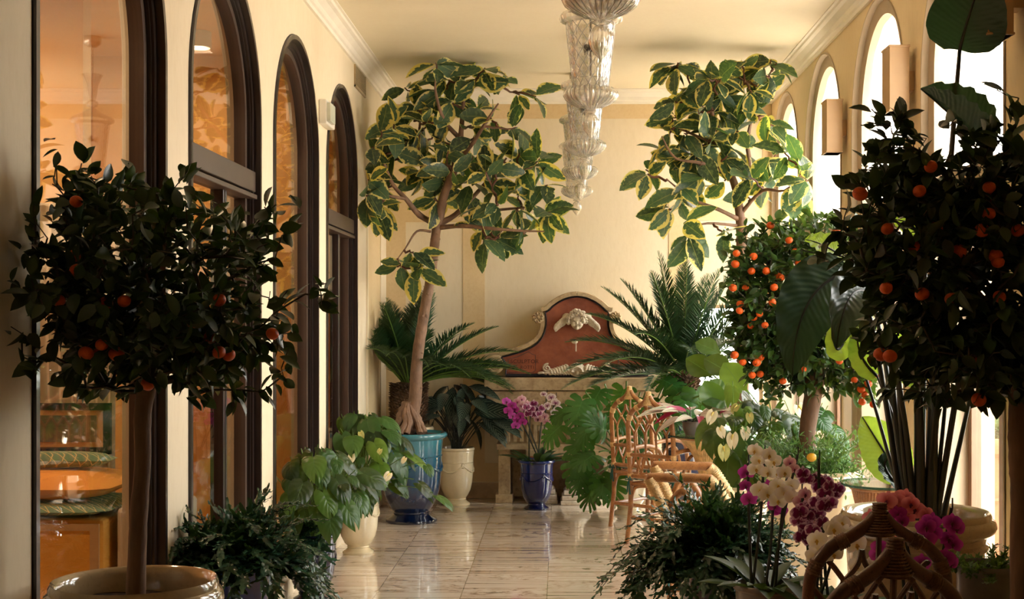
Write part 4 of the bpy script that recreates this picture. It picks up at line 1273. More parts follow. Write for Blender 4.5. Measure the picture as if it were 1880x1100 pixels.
for az, el, lk, dr in [(3.3,.25,1.05,.5),(3.5,.45,1.1,.55),(3.05,.62,1.05,.5),(3.9,.5,1.0,.6),(3.3,.85,1.0,.5),(2.9,1.0,1.05,.35),(3.4,1.1,1.0,.3),(4.2,.75,1.0,.6),(4.0,1.2,1.0,.3),(4.71,1.3,1.05,.2),(5.2,1.15,1.05,.3),(5.6,1.0,1.1,.3),
                      (5.9,.85,1.1,.35),(-.1,.7,1.1,.35),(.1,.95,1.05,.3),(-.3,.45,.95,.4),(5.3,.7,.95,.6),(1.0,1.2,1.0,.3),(2.2,1.2,1.0,.3),(4.71,.7,.9,.8),(4.3,.35,.9,.8),(3.6,.15,.9,.4),(1.5,1.35,1.05,.1),(-.2,1.2,1.1,.2),(3.7,1.35,1.1,.1),(4.9,.4,.8,.9)]:
    fl.append((az, el, lk, dr))
sago('sago palm with bluish green fronds fanned out before the end wall on the right', (.95, 10.55, 0), 1.08, fl, .90,
     dict(mat=M_GLNAVY, h=.70, rim=.20, foot=.13, belly=.17, style='anduze', segs=40), .46, .11, clipper(-9, XR-.04, YB-.05))

# ================================================================ STEM-AND-LEAF PLANTS
def stem_plant(t, base, targets, tmpl, mat, leafL, stem_r=.004, stem_mat=None, spread=.06, ws=1.0, face=None, name='foliage', hang=.35, lj=.15, up=.18):
    """targets: leaf attachment points; stems arch out of the pot to each"""
    m = MB(); pl = []
    for q in targets:
        q = Vector(q)
        b = Vector(base)+Vector((R.uniform(-1,1)*spread, R.uniform(-1,1)*spread, 0))
        mid_ = b*.45+q*.55+Vector((0,0,abs((q-b).length)*up))
        pts = bez(b, mid_, q, 9); m.tube(pts, stem_r, 5, caps=False)
        out = Vector((q.x-base[0], q.y-base[1], 0))
        if out.length < .01: out = rv(); out.z = 0
        out.normalize()
        d = out*.8+Vector((0,0,-hang))+rv(.28)
        e = q+d.normalized()*leafL
        if e.x < XL+.03 or e.x > XR-.03: d.x = -d.x*.4
        nm = Vector((0,0,1))+out*.5+rv(.22)+(Vector(face) if face else Vector((0,0,0)))
        pl.append((q, d, nm, leafL*R.uniform(1-lj*2.2, 1+lj), ws))
    if len(targets): m.build('stems' if name == 'foliage' else name+'_stems', stem_mat or M_STEMG, t)
    leaf_field(name, tmpl, mat, pl, t)
    return pl
def dome(c, rx, ry, rz, n, lo=-.2, mind=.03, clipx=None):
    out = []; tries = 0
    while len(out) < n and tries < 4000:
        tries += 1
        a = R.uniform(0, 2*PI); z = R.uniform(lo, 1); rr = math.sqrt(max(0, 1-z*z))*R.uniform(.75, 1)
        p = Vector((c[0]+rx*rr*math.cos(a), c[1]+ry*rr*math.sin(a), c[2]+rz*z))
        if clipx and not (clipx[0] < p.x < clipx[1]): continue
        if any((p-q).length < mind for q in out): continue
        out.append(p)
    return out

# monstera beside the fountain
t = thing('potted_monstera', 'large split-leaf monstera in a cream pot behind the two tall rattan chairs', 'monstera', (.52, 10.62, 0))
pot(t, M_GLCREAM, .42, .17, .115, .155, 'anduze', segs=48)
base = (.52, 10.62, .38)
tg = [P(1075,720,10.3),P(1110,705,10.5),P(1130,740,10.2),P(1090,760,10.2),P(1150,700,10.6),P(1200,690,10.5),P(1060,745,10.4),P(1120,800,10.1),P(1100,830,10.15),P(1085,790,10.25),P(1070,815,10.3),P(1110,865,10.2),
      P(1175,720,10.4),P(1215,740,10.3),P(1250,720,10.2),P(1275,700,10.2),P(1290,725,10.1),P(1235,705,10.3),P(1160,760,10.3),P(1130,860,10.15),P(1095,870,10.3),P(1260,760,10.1),P(1200,770,10.2),P(1145,820,10.1),P(1180,800,10.2),P(1075,850,10.3),P(1230,690,10.6),P(1045,770,10.4),P(1310,710,10.2)]
stem_plant(t, base, tg, LEAF_MON, M_MONST, .34, .007, face=(0,-1.5,.2), hang=.75, spread=.05, ws=.95)

# cream urn with dark prayer plant
t = thing('potted_prayer_plant', 'dark striped prayer plant in the cream garlanded urn by the end wall', 'potted plant', (-.86, 11.15, 0))
pot(t, M_GLCREAM, .47, .15, .115, .142, 'anduze', decor=M_GLCREAM, segs=56)
tg = dome((-.84, 11.12, .72), .27, .20, .27, 40, -.15, .06)
stem_plant(t, (-.86, 11.15, .42), tg, LEAF_LANCE, M_STROM, .30, .004, M_PSTEM, hang=.45, spread=.05, ws=1.15, face=(0,-.6,0))
stem_plant(t, (-.86, 11.15, .42), [P(800,745,11),P(815,740,11),P(870,755,10.95),P(885,760,11),P(900,745,11.1),P(905,770,10.95),P(868,735,11)], LEAF_LANCE, M_STROM, .36, .004, M_PSTEM, hang=.1, spread=.05, ws=1.3, face=(0,-.9,0), name='long_leaves')

# anthuriums -------------------------------------------------
spathe_mesh = {}
def spathe(parent, pos, aim, s, mat):
    key = mat.name
    if key not in spathe_mesh:
        v, f, u = leaf_ribbed(5, .46, 0, 150, 12, .16, .05)
        m = MB(); m.add(v.tolist(), f, 0); m.tube([(0,.22,.0),(0,.34,.12),(0,.5,.22)], [.045,.042,.02], 8, mat=1)
        o = m.build('anthurium_flower', [mat, simple('yellow spadix', srgb(214,190,90), .5)], None); spathe_mesh[key] = o.data; bpy.data.objects.remove(o)
    o = bpy.data.objects.new('anthurium_flower', spathe_mesh[key]); C.objects.link(o); o.parent = parent
    o.location = Vector(pos)-parent_world(parent); o.scale = (s,s,s)
    o.rotation_euler = Vector(aim).to_track_quat('Z', 'Y').to_euler()
    o.rotation_euler.rotate_axis('Z', R.uniform(-.6,.6)+PI)
M_SPATHE = simple('white spathe', srgb(240,232,196), .4, .04)
M_SPATHEG = simple('greenish spathe', srgb(206,206,128), .4, .1)
def anthurium(label, loc, rimz, tg, fl, potspec, leafL=.16, mat=None, clipx=None):
    t = thing('potted_anthurium', label, 'anthurium', (loc[0], loc[1], 0))
    pot(t, **potspec)
    b = (loc[0], loc[1], rimz)
    stem_plant(t, b, tg, LEAF_HEART, mat or M_ANTH, leafL*1.22, .0028, hang=.75, spread=.05, face=(0,-.5,.1), lj=.25)
    m = MB()
    for (p, s, g) in fl:
        q = Vector(p); m.tube(bez(Vector(b), Vector(b)*.4+q*.6+Vector((0,.03,.06)), q, 8), .0025, 5, caps=False)
        spathe(t, q, (R.uniform(-.4,.2), -1, .35), s, M_SPATHEG if g else M_SPATHE)
    m.build('flower_stems', M_STEMG, t)
    return t
# by the left wall: navy urn in front, cream urn behind
La = PX(563,7.35)+.03
tg = [p for p in dome((La+.02, 7.3, .62), .25, .25, .22, 46, -.35, .07, (XL+.05, 9))]
urn_a = anthurium('leafy anthurium with one cream flower in the dark navy relief urn by the left wall', (La, 7.35), .31, tg,
    [(P(500,868,7.1), .085, 0), (P(566,838,7.2), .07, 0)], dict(mat=M_GLNAVY, h=.36, rim=.142, foot=.10, belly=.125, style='anduze', decor=M_GLNAVY, segs=64), .17)
Lb = PX(657,8.8)
tg = [p for p in dome((Lb+.0, 8.75, .67), .29, .27, .26, 62, -.95, .07, (XL+.05, 9))]+[P(660,770,8.8), P(690,760,8.8), P(780,850,8.6), P(795,905,8.6), P(760,880,8.6), P(672,762,8.75)]
anthurium('spreading light green anthurium in the small cream urn before the turquoise urn', (Lb, 8.82), .37, tg,
    [(P(648,830,8.45), .085, 0), (P(718,865,8.4), .085, 0), (P(660,790,8.6), .07, 1), (P(746,838,8.45), .06, 0), (P(664,908,8.4), .07, 1), (P(700,822,8.5), .06, 1)],
    dict(mat=M_GLCREAM, h=.42, rim=.145, foot=.10, belly=.13, style='anduze', decor=M_GLCREAM, segs=64), .185)
# right side, in front of the calamondin
tg = [p for p in dome((1.13, 7.9, .82), .27, .24, .24, 44, -.5, .07)]+[P(1345,700,8.2)]
anthurium('white flowering anthurium right of the glass table, left of the calamondin trunk', (1.02, 8.15), .45, tg,
    [(P(1312,750,7.7), .11, 0), (P(1320,780,7.6), .09, 0), (P(1368,780,7.6), .10, 0), (P(1345,790,7.6), .12, 0), (P(1328,812,7.6), .12, 1), (P(1375,755,7.6), .08, 1), (P(1356,740,7.8), .08, 1)],
    dict(mat=M_GLCREAM, h=.52, rim=.14, foot=.09, belly=.12, style='anduze', segs=40), .20)
tg = [P(1500,760,8.1),P(1520,775,8.1),P(1530,800,8.1),P(1510,740,8.2),P(1535,820,8.05),P(1520,745,8.2),P(1455,760,8.2),P(1440,735,8.3),P(1465,790,8.1),P(1430,770,8.2),P(1545,790,8.1),P(1480,720,8.3)]
anthurium('bright green anthurium with one white flower behind the calamondin trunk', (1.47, 8.28), .5, tg,
    [(P(1462,738,8.1), .13, 0)], dict(mat=M_GLCREAM, h=.56, rim=.14, foot=.09, belly=.12, style='anduze', segs=40), .22, M_MONST)
# broad leaved plant
t = thing('potted_fiddle_leaf_plant', 'broad-leaved plant with rounded veined leaves below the calamondin crown', 'potted plant', (1.55, 9.15, 0))
pot(t, M_GLNAVY, .5, .15, .1, .13, 'anduze', segs=40)
stem_plant(t, (1.55, 9.15, .45), [P(1350,740,8.9),P(1370,725,9),P(1330,735,9),P(1390,745,8.9),P(1345,690,9.1),P(1320,760,8.9),P(1400,700,9.1),P(1310,690,9.2),P(1325,650,9.2)], LEAF_FID, M_ANTH, .24, .005, hang=-.6, face=(0,-1.2,0))
# pink and white plant on the glass table is built with the table

# ================================================================ FERNS
def pinna_t(n=6, w=.36):
    rows, uv = [], []
    for i in range(n+1):
        t = i/n; ww = w*(1-.75*t**1.5)*(1+.28*math.sin(i*2.6))
        rows.append([(-ww/2, t, .05*math.sin(i*2.2)), (0, t, .02+.05*math.sin(i*2.2+.8)), (ww/2, t, .05*math.sin(i*2.2+1.6))]); uv.append([(0,t),(.5,t),(1,t)])
    return rowgrid(rows, uv)
LEAF_PINNA = pinna_t()
def fern(label, loc, rimz, n, L, plen, potspec, pairs=11, mat=None, droop=2.6, clip=None, el=(.3,1.3), pw=1.0, azr=(0, 2*PI), cat='fern', extra=(), smat=None, name='potted_fern', lks=(.6, 1.1), root=None, tmpl=None):
    if root is None:
        t = thing(name, label, cat, (loc[0], loc[1], 0))
        pot(t, **potspec)
    else: t = root
    pl = []; m = MB()
    specs = []
    for k in range(n):
        specs.append((azr[0]+(azr[1]-azr[0])*((k*.618034) % 1), R.uniform(*el), R.uniform(*lks), droop*R.uniform(.7, 1.25)))
    specs += list(extra)
    for az, e, lk, dr in specs:
        d = Vector((math.cos(az)*math.cos(e), math.sin(az)*math.cos(e), math.sin(e)))
        pts = frond_path(Vector((loc[0], loc[1], rimz))+Vector((d.x, d.y, 0))*potspec['rim']*.5, d, L*lk, dr, 12)
        if clip: pts = [clip(p) for p in pts]
        pts = [p+rv(.004) for p in pts]
        m.tube(pts, [.0026*(1-.6*i/12) for i in range(13)], 4, caps=False)
        q = frond_mesh(pts, pairs, plen, pw, .95, .12, start=.22, jit=.22, endk=.5, prof=lambda u: .55+.45*math.sin(PI*min(1, u*1.15+.1)) if u < .85 else .55)
        q.append((pts[-1], pts[-1]-pts[-2], Vector((0,0,1)), plen*.8, pw))
        if clip: q = [(a, b, c, l, w) for a, b, c, l, w in q if (clip(a+Vector(b).normalized()*l)-(a+Vector(b).normalized()*l)).length < .01]
        pl += q
    m.build('stems' if root is None else 'fern_stems', smat or M_STEM, t); leaf_field('fronds', tmpl or LEAF_PINNA, mat or M_FERN, pl, t)
    return t
fern('wavy blue-green fern in the deep blue pot beside the near left citrus', (-1.27, 5.35), .52, 95, .34, .105,
     dict(mat=M_GLCOB, h=.58, rim=.135, foot=.11, belly=.13, style='cyl', segs=48), 11, None, 3.2, clipper(XL+.015, 9, 9), (.25,1.4), .9)
fern('', (La, 7.35), .34, 24, .30, .095, dict(rim=.142), 10, None, 3.6, clipper(XL+.015, 9, 9), (.0,1.1), .9, azr=(2.9,5.2), root=urn_a, lks=(.5,1.15))
fern('dense wavy fern in the dark blue cylinder pot before the rattan armchair', (PX(1313,5.6), 5.6), .52, 125, .35, .105,
     dict(mat=M_GLNAVY, h=.53, rim=.145, foot=.125, belly=.14, style='cyl', segs=64), 10, None, 3.2, None, (.15,1.4), .9, extra=[(3.15,.35,1.55,2.0),(3.3,.2,1.4,2.6),(2.9,.5,1.3,2.2),(3.5,.1,1.2,2.5)])
fern('small fresh green fern in the grey bowl at the bottom right corner', (1.41, 4.50), .66, 18, .19, .030,
     dict(mat=M_LEAD, h=.70, rim=.105, foot=.09, belly=.10, style='cyl', segs=40), 26, M_FERN2, 2.4, None, (.25,1.0), 1.3, smat=M_STEMG, lks=(.5,1.0))

# ================================================================ BIRD OF PARADISE
bx_, by_ = PX(1690, 5.4), 5.4
t = thing('potted_bird_of_paradise', 'tall bird of paradise with paddle leaves in the wide cream pot at right', 'bird of paradise', (bx_-.02, by_, 0))
pot(t, M_GLGREY, .75, .305, .20, .27, 'big', segs=96)
def paddle(name, b, mid_, tip, width, nrm, mat, stem_from=None, fold=.12, srad=.012, wave=.008, stem_pts=None):
    """large leaf swept along a curve from b to tip"""
    b, mid_, tip = Vector(b), Vector(mid_), Vector(tip); n = 22
    pts = bez(b, mid_*2-(b+tip)/2, tip, n); nrm = Vector(nrm)
    rows, uvr = [], []
    for i, p in enumerate(pts):
        t_ = i/n; tg_ = (pts[min(n, i+1)]-pts[max(0, i-1)]).normalized(); s = tg_.cross(nrm).normalized(); z = s.cross(tg_)
        w = width/2*(math.sin(PI*(.03+.97*t_)**.75)**.62 if t_ < 1 else 0); w = max(w, .003)
        r, u = [], []
        for k in range(-4, 5):
            a = k/4; r.append(tuple(p+s*w*a+z*(fold*w*2*abs(a)+wave*abs(a)*math.sin(t_*40+k)))); u.append((.5+.5*a, t_))
        rows.append(r); uvr.append(u)
    v, f, uv = rowgrid(rows, uvr)
    m = MB(); m.add(v.tolist(), f, 0, uv); m.tube(pts, [.007*(1-.85*i/n)+.001 for i in range(n+1)], 6, mat=1)
    if stem_pts:
        sp = smooth_path([Vector(q) for q in stem_pts]+[b], 5); k = len(sp); m.tube(sp, [srad*(1.25-.75*i/(k-1)) for i in range(k)], 8, mat=1)
    o = m.build(name, [mat, M_PSTEM], t, smooth='all'); return o
S = P(1690, 935, 5.4)
def s0(px): return P(px, 976, 5.4)
paddle('paddle_leaf', P(1762,92,5.3), P(1782,20,5.2), P(1815,-75,5.05), .30, (-.2,-1,.15), M_STREL, stem_pts=[s0(1700), P(1722,700,5.4), P(1742,350,5.35)], srad=.016)
paddle('paddle_leaf', P(1812,275,5.3), P(1750,215,5.3), P(1690,163,5.3), .15, (.5,-.7,.9), M_STREL, fold=.8, stem_pts=[s0(1715), P(1760,700,5.4), P(1800,450,5.35)])
paddle('paddle_leaf', P(1555,500,5.6), P(1482,560,5.5), P(1455,690,5.4), .27, (.15,-1,.25), M_STREL, fold=.10, stem_pts=[s0(1660), P(1630,760,5.5), P(1592,560,5.6)])
paddle('paddle_leaf', P(1570,490,5.8), P(1520,455,5.8), P(1478,440,5.8), .14, (.1,-.8,.6), M_STRELY, stem_pts=[s0(1665), P(1640,760,5.6), P(1605,560,5.75)])
paddle('paddle_leaf', P(1612,555,5.5), P(1565,540,5.35), P(1535,640,5.2), .22, (.2,-1,.4), M_STREL, fold=.3, stem_pts=[s0(1675), P(1645,760,5.5), P(1630,620,5.5)])
paddle('paddle_leaf', P(1690,705,5.6), P(1665,660,5.6), P(1630,605,5.6), .16, (.1,-1,.1), M_STRELY, stem_pts=[s0(1690), P(1692,820,5.5)])
paddle('paddle_leaf', P(1655,880,5.75), P(1617,820,5.75), P(1583,765,5.75), .21, (.1,-1,.05), M_STRELY, stem_pts=[P(1668,974,5.5), P(1664,915,5.6)], srad=.006)
paddle('paddle_leaf', P(1652,895,5.7), P(1625,850,5.7), P(1665,835,5.7), .07, (.1,-.8,.5), M_STREL, stem_pts=[P(1670,974,5.5), P(1664,925,5.6)], srad=.005)
paddle('paddle_leaf', P(1560,600,5.65), P(1535,640,5.6), P(1530,560,5.6), .10, (.1,-1,.1), M_STRELY, stem_pts=[s0(1670), P(1610,760,5.6)], srad=.008)
paddle('paddle_leaf', P(1610,690,5.6), P(1580,650,5.6), P(1575,600,5.6), .12, (.1,-1,.1), M_STRELY, stem_pts=[s0(1680), P(1650,800,5.5)], srad=.009)
paddle('paddle_leaf', P(1700,420,5.6), P(1660,380,5.6), P(1640,300,5.6), .16, (.1,-1,.1), M_STRELY, stem_pts=[s0(1690), P(1695,700,5.5)], srad=.014)
paddle('paddle_leaf', P(1810,600,5.6), P(1840,540,5.6), P(1850,480,5.6), .14, (.1,-1,.1), M_STREL, stem_pts=[s0(1725), P(1770,780,5.5)], srad=.011)
m = MB()
for px0, px1, px2, yb, r in [(1688,1688,1683,620,.032),(1708,1712,1718,600,.034),(1680,1663,1640,640,.022),(1712,1730,1745,640,.013),(1675,1655,1648,690,.013)]:
    m.tube(smooth_path([P(px0,976,5.4), P(px1,800,5.42), P(px2,yb,5.45)], 5), [r*(1-.4*i/10) for i in range(11)], 10, flat=.8)
m.build('leaf_stalks', M_PSTEM, t)

# ================================================================ ORCHIDS
def petal_col(name, c_edge, c_mid, speck=0, tr=.3):
    n = NT(name); uv = n.node('ShaderNodeUVMap'); uv.uv_map = 'UVMap'; su = n.node('ShaderNodeSeparateXYZ'); n.link(uv.outputs[0], su.inputs[0])
    ns = n.noise(n.coord('Object', (1,1,1)), 2.2 if not speck else 5.0, 3, .6)
    d = n.math('ADD', su.outputs[0], n.math('MULTIPLY', n.math('SUBTRACT', ns, .5), .35 if not speck else .9))
    col = n.ramp(d, [(.62 if speck else .15, c_mid), (.90 if speck else .8, c_edge)])
    n.set(col=col, rough=.5)
    tl = n.node('ShaderNodeBsdfTranslucent'); n.link(col, tl.inputs[0]); mx = n.node('ShaderNodeMixShader'); mx.inputs[0].default_value = tr
    n.link(n.p.outputs[0], mx.inputs[1]); n.link(tl.outputs[0], mx.inputs[2]); n.link(mx.outputs[0], n.out.inputs[0]); return n.m
M_OW = petal_col('white petal', srgb(244,236,224), srgb(242,232,196))
M_OM = petal_col('magenta petal', srgb(196,60,170), srgb(150,26,120))
M_OP = petal_col('speckled purple petal', srgb(232,196,220), srgb(128,18,84), 1)
M_OK = petal_col('pink petal', srgb(236,150,150), srgb(206,92,110))
M_OL = petal_col('pale pink petal', srgb(236,196,200), srgb(206,120,150))
M_OWP = petal_col('white petal with purple centre', srgb(244,234,232), srgb(150,40,120))
M_LIPY = simple('yellow lip', srgb(216,172,60), .5); M_LIPM = simple('dark magenta lip', srgb(110,16,62), .5)
fl_mesh = {}
def flower_mesh(pm, lm):
    key = pm.name
    if key in fl_mesh: return fl_mesh[key]
    m = MB()
    def pet(ang, L, w, z0, cup):
        n = 6; v = []; u = []; f = []
        for i in range(n+1):
            t_ = i/n; ww = w/2*max(.06, math.sin(PI*min(1, (.06+.94*t_)**.85))**.6) if i < n else w*.12
            for k in range(-2, 3):
                a = k/2; x = ww*a; y = L*t_; z = z0-cup*t_*t_+.10*abs(a)*ww
                v.append((x*math.cos(ang)-y*math.sin(ang), x*math.sin(ang)+y*math.cos(ang), z)); u.append((min(1, max(t_, abs(a)*.9)), 0))
        for i in range(n):
            for k in range(4): q = i*5+k; f.append((q, q+1, q+6, q+5))
        m.add(v, f, 0, u)
    pet(0, .50, .36, -.02, .10); pet(2.15, .48, .34, -.02, .12); pet(-2.15, .48, .34, -.02, .12)
    pet(1.35, .54, .66, .02, .06); pet(-1.35, .54, .66, .02, .06)
    m.ball((0,-.02,.06), .06, 8, 6, mat=1); m.ball((0,-.14,.06), .075, 8, 6, mat=1, sc=(.7,1.4,.6)); m.ball((-.07,-.08,.08), .05, 8, 5, mat=1, sc=(.5,1,1)); m.ball((.07,-.08,.08), .05, 8, 5, mat=1, sc=(.5,1,1))
    o = m.build('orchid_flower', [pm, lm], None, smooth='all'); fl_mesh[key] = o.data; bpy.data.objects.remove(o); return fl_mesh[key]
def orchid_planter(label, loc, rimz, potspec, sprays, leafL=.20, nleaf=14, name='orchid_planter', leafspread=1):
    """sprays: (material, lip, size, stem top point, list of flower points)"""
    t = thing(name, label, 'orchids', (loc[0], loc[1], 0)); pot(t, **potspec)
    b = Vector((loc[0], loc[1], rimz))
    pl = []
    for k in range(nleaf):
        a = k*2.39996; s = potspec['rim']*.6
        q = b+Vector((math.cos(a)*s*R.uniform(.2,1), math.sin(a)*s*R.uniform(.2,1), 0))
        pl.append((q, Vector((math.cos(a), math.sin(a), R.uniform(.25, 1.1))), Vector((0,0,1))-.3*Vector((math.cos(a),math.sin(a),0)), leafL*R.uniform(.75,1.1), 1.0))
    leaf_field('strap_leaves', LEAF_STRAP, M_ORCHL, pl, t)
    for pm, lm, size, top, fl_ in sprays:
        top = Vector(top); st = b+Vector((R.uniform(-.5,.5)*potspec['rim'], R.uniform(-.3,.3)*potspec['rim'], 0))
        m = MB(); pts = smooth_path([st, st*.5+top*.5+Vector((R.uniform(-.01,.01),0,0)), top], 6)
        m.tube(pts, .0032, 6); m.tube([p+Vector((.006,.004,0)) for p in pts]+[top+Vector((.006,.004,.03))], .0028, 5, mat=1)
        sub = m.build('flower_spike', [M_STEM, M_BLACK], t)
        me = flower_mesh(pm, lm); m = MB()
        for p in fl_:
            p = Vector(p); k = min(pts, key=lambda q: (q-p).length); m.tube([k, (k+p)/2+Vector((0,0,.008)), p+Vector((0,.012,0))], .0016, 4, caps=False)
            o = bpy.data.objects.new('orchid_flower', me); C.objects.link(o); o.parent = t
            o.location = p-parent_world(t); s = size*R.uniform(.76,.92)*(.86 if loc[1] < 8 else 1); o.scale = (s,s,s)
            aim = Vector((R.uniform(-.55,.55), -1, R.uniform(-.15,.35)))
            q = aim.to_track_quat('Z', 'Y'); o.rotation_euler = q.to_euler(); o.rotation_euler.rotate_axis('Z', R.uniform(-.25,.25))
        m.build('pedicels', M_STEM, sub)
    return t
def pts_px(l, d, j=.04): return [P(x, y, d+R.uniform(-j, j)) for x, y in l]
# back: cobalt urn in front of the fountain
orchid_planter('purple, pink and white orchids in the cobalt blue urn before the stone fountain', (PX(985,10.88), 10.88), .36,
    dict(mat=M_GLCOB, h=.395, rim=.152, foot=.098, belly=.128, style='anduze', decor=M_GLCOB, segs=64),
    [(M_OM, M_LIPM, .085, P(938,742,10.85), pts_px([(930,738),(940,745),(933,755),(946,752),(941,764),(950,772),(947,782),(955,764),(960,775)], 10.8)),
     (M_OL, M_LIPM, .08, P(955,735,10.9), pts_px([(950,738),(957,745),(962,752),(968,742),(958,733)], 10.85)),
     (M_OP, M_LIPM, .08, P(975,742,10.8), pts_px([(967,748),(975,752),(980,742),(985,752),(970,760),(982,762),(990,760),(995,750)], 10.72)),
     (M_OL, M_LIPM, .08, P(998,745,10.9), pts_px([(992,755),(1000,765),(1003,775),(988,770)], 10.8)),
     (M_OWP, M_LIPM, .085, P(1020,728,10.8), pts_px([(1012,730),(1020,740),(1025,752),(1030,762),(1018,758),(1005,745),(1034,756)], 10.72)),
     (M_OWP, M_LIPM, .07, P(1003,722,10.9), pts_px([(998,724),(1003,748)], 10.85))], .22, 18)
# front group 1
G1 = 5.05
orchid_planter('tall white and magenta orchids in the mossy dark bowl, nearest the fern', (PX(1408,G1), G1), .50,
    dict(mat=M_LEAD, h=.53, rim=.125, foot=.085, belly=.115, style='cyl', segs=48),
    [(M_OW, M_LIPY, .082, P(1402,832,G1), pts_px([(1386,828),(1392,845),(1412,836),(1420,848),(1388,862),(1410,868),(1425,868)], 4.98)),
     (M_OW, M_LIPY, .092, P(1443,880,G1), pts_px([(1440,868),(1428,892),(1452,892),(1395,900),(1408,908),(1456,915),(1428,920),(1440,905)], 4.93)),
     (M_OM, M_LIPM, .080, P(1372,850,G1+.05), pts_px([(1371,868),(1369,893),(1375,917)], 5.02)),
     (M_OM, M_LIPM, .08, P(1418,930,G1+.1), pts_px([(1423,930),(1432,938),(1412,895)], 5.12)),
     (M_OL, M_LIPM, .08, P(1463,835,G1+.1), pts_px([(1450,850),(1458,862)], 5.12))], .23, 16)
# front group 2
G2 = 4.72
orchid_planter('speckled purple orchids with white rims and big white orchids in the terracotta pot', (PX(1512,G2), G2), .47,
    dict(mat=M_TERRA, h=.50, rim=.12, foot=.085, belly=.11, style='cyl', segs=48),
    [(M_OP, M_LIPM, .078, P(1502,842,G2+.1), pts_px([(1474,870),(1480,880),(1500,880),(1515,885),(1522,893),(1505,895),(1530,905),(1538,898),(1515,908)], 4.80)),
     (M_OP, M_LIPM, .090, P(1512,925,G2), pts_px([(1514,930),(1522,925),(1500,925),(1478,935),(1468,942),(1483,948)], 4.68)),
     (M_OP, M_LIPM, .082, P(1478,950,G2+.05), pts_px([(1466,955),(1480,968),(1492,975),(1472,985),(1488,990),(1510,960),(1500,945)], 4.70)),
     (M_OL, M_LIPM, .075, P(1470,900,G2+.15), pts_px([(1478,908),(1470,920),(1480,925),(1495,965)], 4.85)),
     (M_OW, M_LIPY, .10, P(1545,965,G2-.2), pts_px([(1530,972),(1545,960),(1552,985),(1538,995),(1565,985),(1572,1000)], 4.42)),
     (M_OW, M_LIPY, .09, P(1510,990,G2-.2), pts_px([(1500,992),(1505,1010),(1516,1020),(1530,1018),(1495,1022)], 4.42)),
     (M_OW, M_LIPY, .08, P(1600,1040,G2-.2), pts_px([(1598,1040),(1606,1052),(1575,1040)], 4.42))], .2, 16)
# front group 3
G3 = 4.42
orchid_planter('salmon pink and violet orchids behind the dark rattan chair backs', (PX(1672,G3), G3-.02), .42,
    dict(mat=M_LEAD, h=.45, rim=.11, foot=.08, belly=.10, style='cyl', segs=40),
    [(M_OK, M_LIPM, .085, P(1645,912,G3), pts_px([(1645,918),(1660,915),(1640,928),(1655,932),(1672,925),(1680,935),(1692,942),(1628,920),(1600,950),(1612,965),(1595,968),(1665,950),(1700,945)], 4.38)),
     (M_OM, M_LIPM, .080, P(1640,935,G3), pts_px([(1648,945),(1655,958),(1640,968),(1615,1005),(1612,1020)], 4.33)),
     (M_OK, M_LIPM, .06, P(1655,960,G3), pts_px([(1658,978),(1655,990)], 4.4)),
     (M_OM, M_LIPM, .085, P(1746,932,G3-.1), pts_px([(1710,958),(1700,968),(1712,980),(1700,990),(1748,960),(1755,970),(1742,990),(1750,1000),(1735,1025),(1745,1035),(1728,1030),(1692,1035)], 4.26))], .2, 14)

# ================================================================ STONE WALL FOUNTAIN
FCX = .13
k_ = 11.15/F_PX
def fx(px): return FCX+(px-1059)*k_
def fz(py): return EYE-(py-590)*k_
t = thing('stone_fountain', 'stone wall fountain with scrolled red marble pediment at the end of the gallery', 'wall fountain', (FCX, YB-.25, 0))
M_FT = M_STONE
yf = 11.15
# slab and mouldings
m = MB()
def slab(hw, y0, z0, z1): m.box(FCX-hw, FCX+hw, y0, YB-.01, z0, z1)
slab(.755, 11.06, fz(716), fz(693)); m.build('shelf_slab', M_FT, t, bevel=.008, smooth=False)
m = MB()
for hw, y0, a, b in [(.74,11.08,743,717),(.70,11.12,756,743),(.66,11.17,768,756)]: slab(hw, y0, fz(a), fz(b))
m.build('cornice_moulding', M_FT, t, bevel=.012, smooth=False)
m = MB(); slab(.63, 11.20, fz(818), fz(768)); slab(.66, 11.17, fz(826), fz(816))
for q in range(22):
    x = FCX-.58+q*.0552; m.box(x, x+.03, 11.185, 11.2, fz(812), fz(780))
m.build('fluted_frieze', M_FT, t, smooth=False, bevel=.003)
# supports: red marble legs and carved front balusters
for s in (-1, 1):
    m = MB(); x0 = FCX+s*.34
    m.box(x0-.055, x0+.055, 11.27, YB-.02, fz(890), fz(826)); m.build('marble_leg', M_REDM, t, smooth=False, bevel=.01)
    m = MB(); m.box(FCX+s*.60-.05, FCX+s*.60+.05, 11.25, YB-.02, .0, fz(826)); m.box(FCX+s*.60-.07, FCX+s*.60+.07, 11.22, YB-.02, 0, .07)
    m.build('side_pilaster', M_FT, t, smooth=False, bevel=.006)
def flute_baluster(x, y, s):
    c = (x, y, 0)
    m = MB()
    for hw, z0, z1 in [(.135,0,.035),(.125,.035,.075),(.11,.08,.115)]: m.box(x-hw*s, x+hw*s, y-hw*s, y+hw*s, z0, z1)
    m.build('baluster_plinth', M_STONEL, t, smooth=False, bevel=.008)
    m = MB()
    m.lathe([(.10*s,.115),(.10*s,.13),(.075*s,.15),(.05*s,.20),(.048*s,.26),(.06*s,.33),(.085*s,.385),(.09*s,.395),(.08*s,.41)], 72, c, mod=lambda th, r, z, i: r*(1+(.08 if .14 < z < .39 else 0)*math.cos(14*th)))
    m.lathe([(.07*s,.41),(.075*s,.43),(.06*s,.445),(.055*s,.50),(.075*s,.56),(.10*s,.60),(.11*s,.62),(.11*s,.64)], 48, c)
    m.build('fluted_baluster', M_STONEL, t)
flute_baluster(FCX, 11.22, 1.0)
flute_baluster(FCX+.27, 11.27, .85)
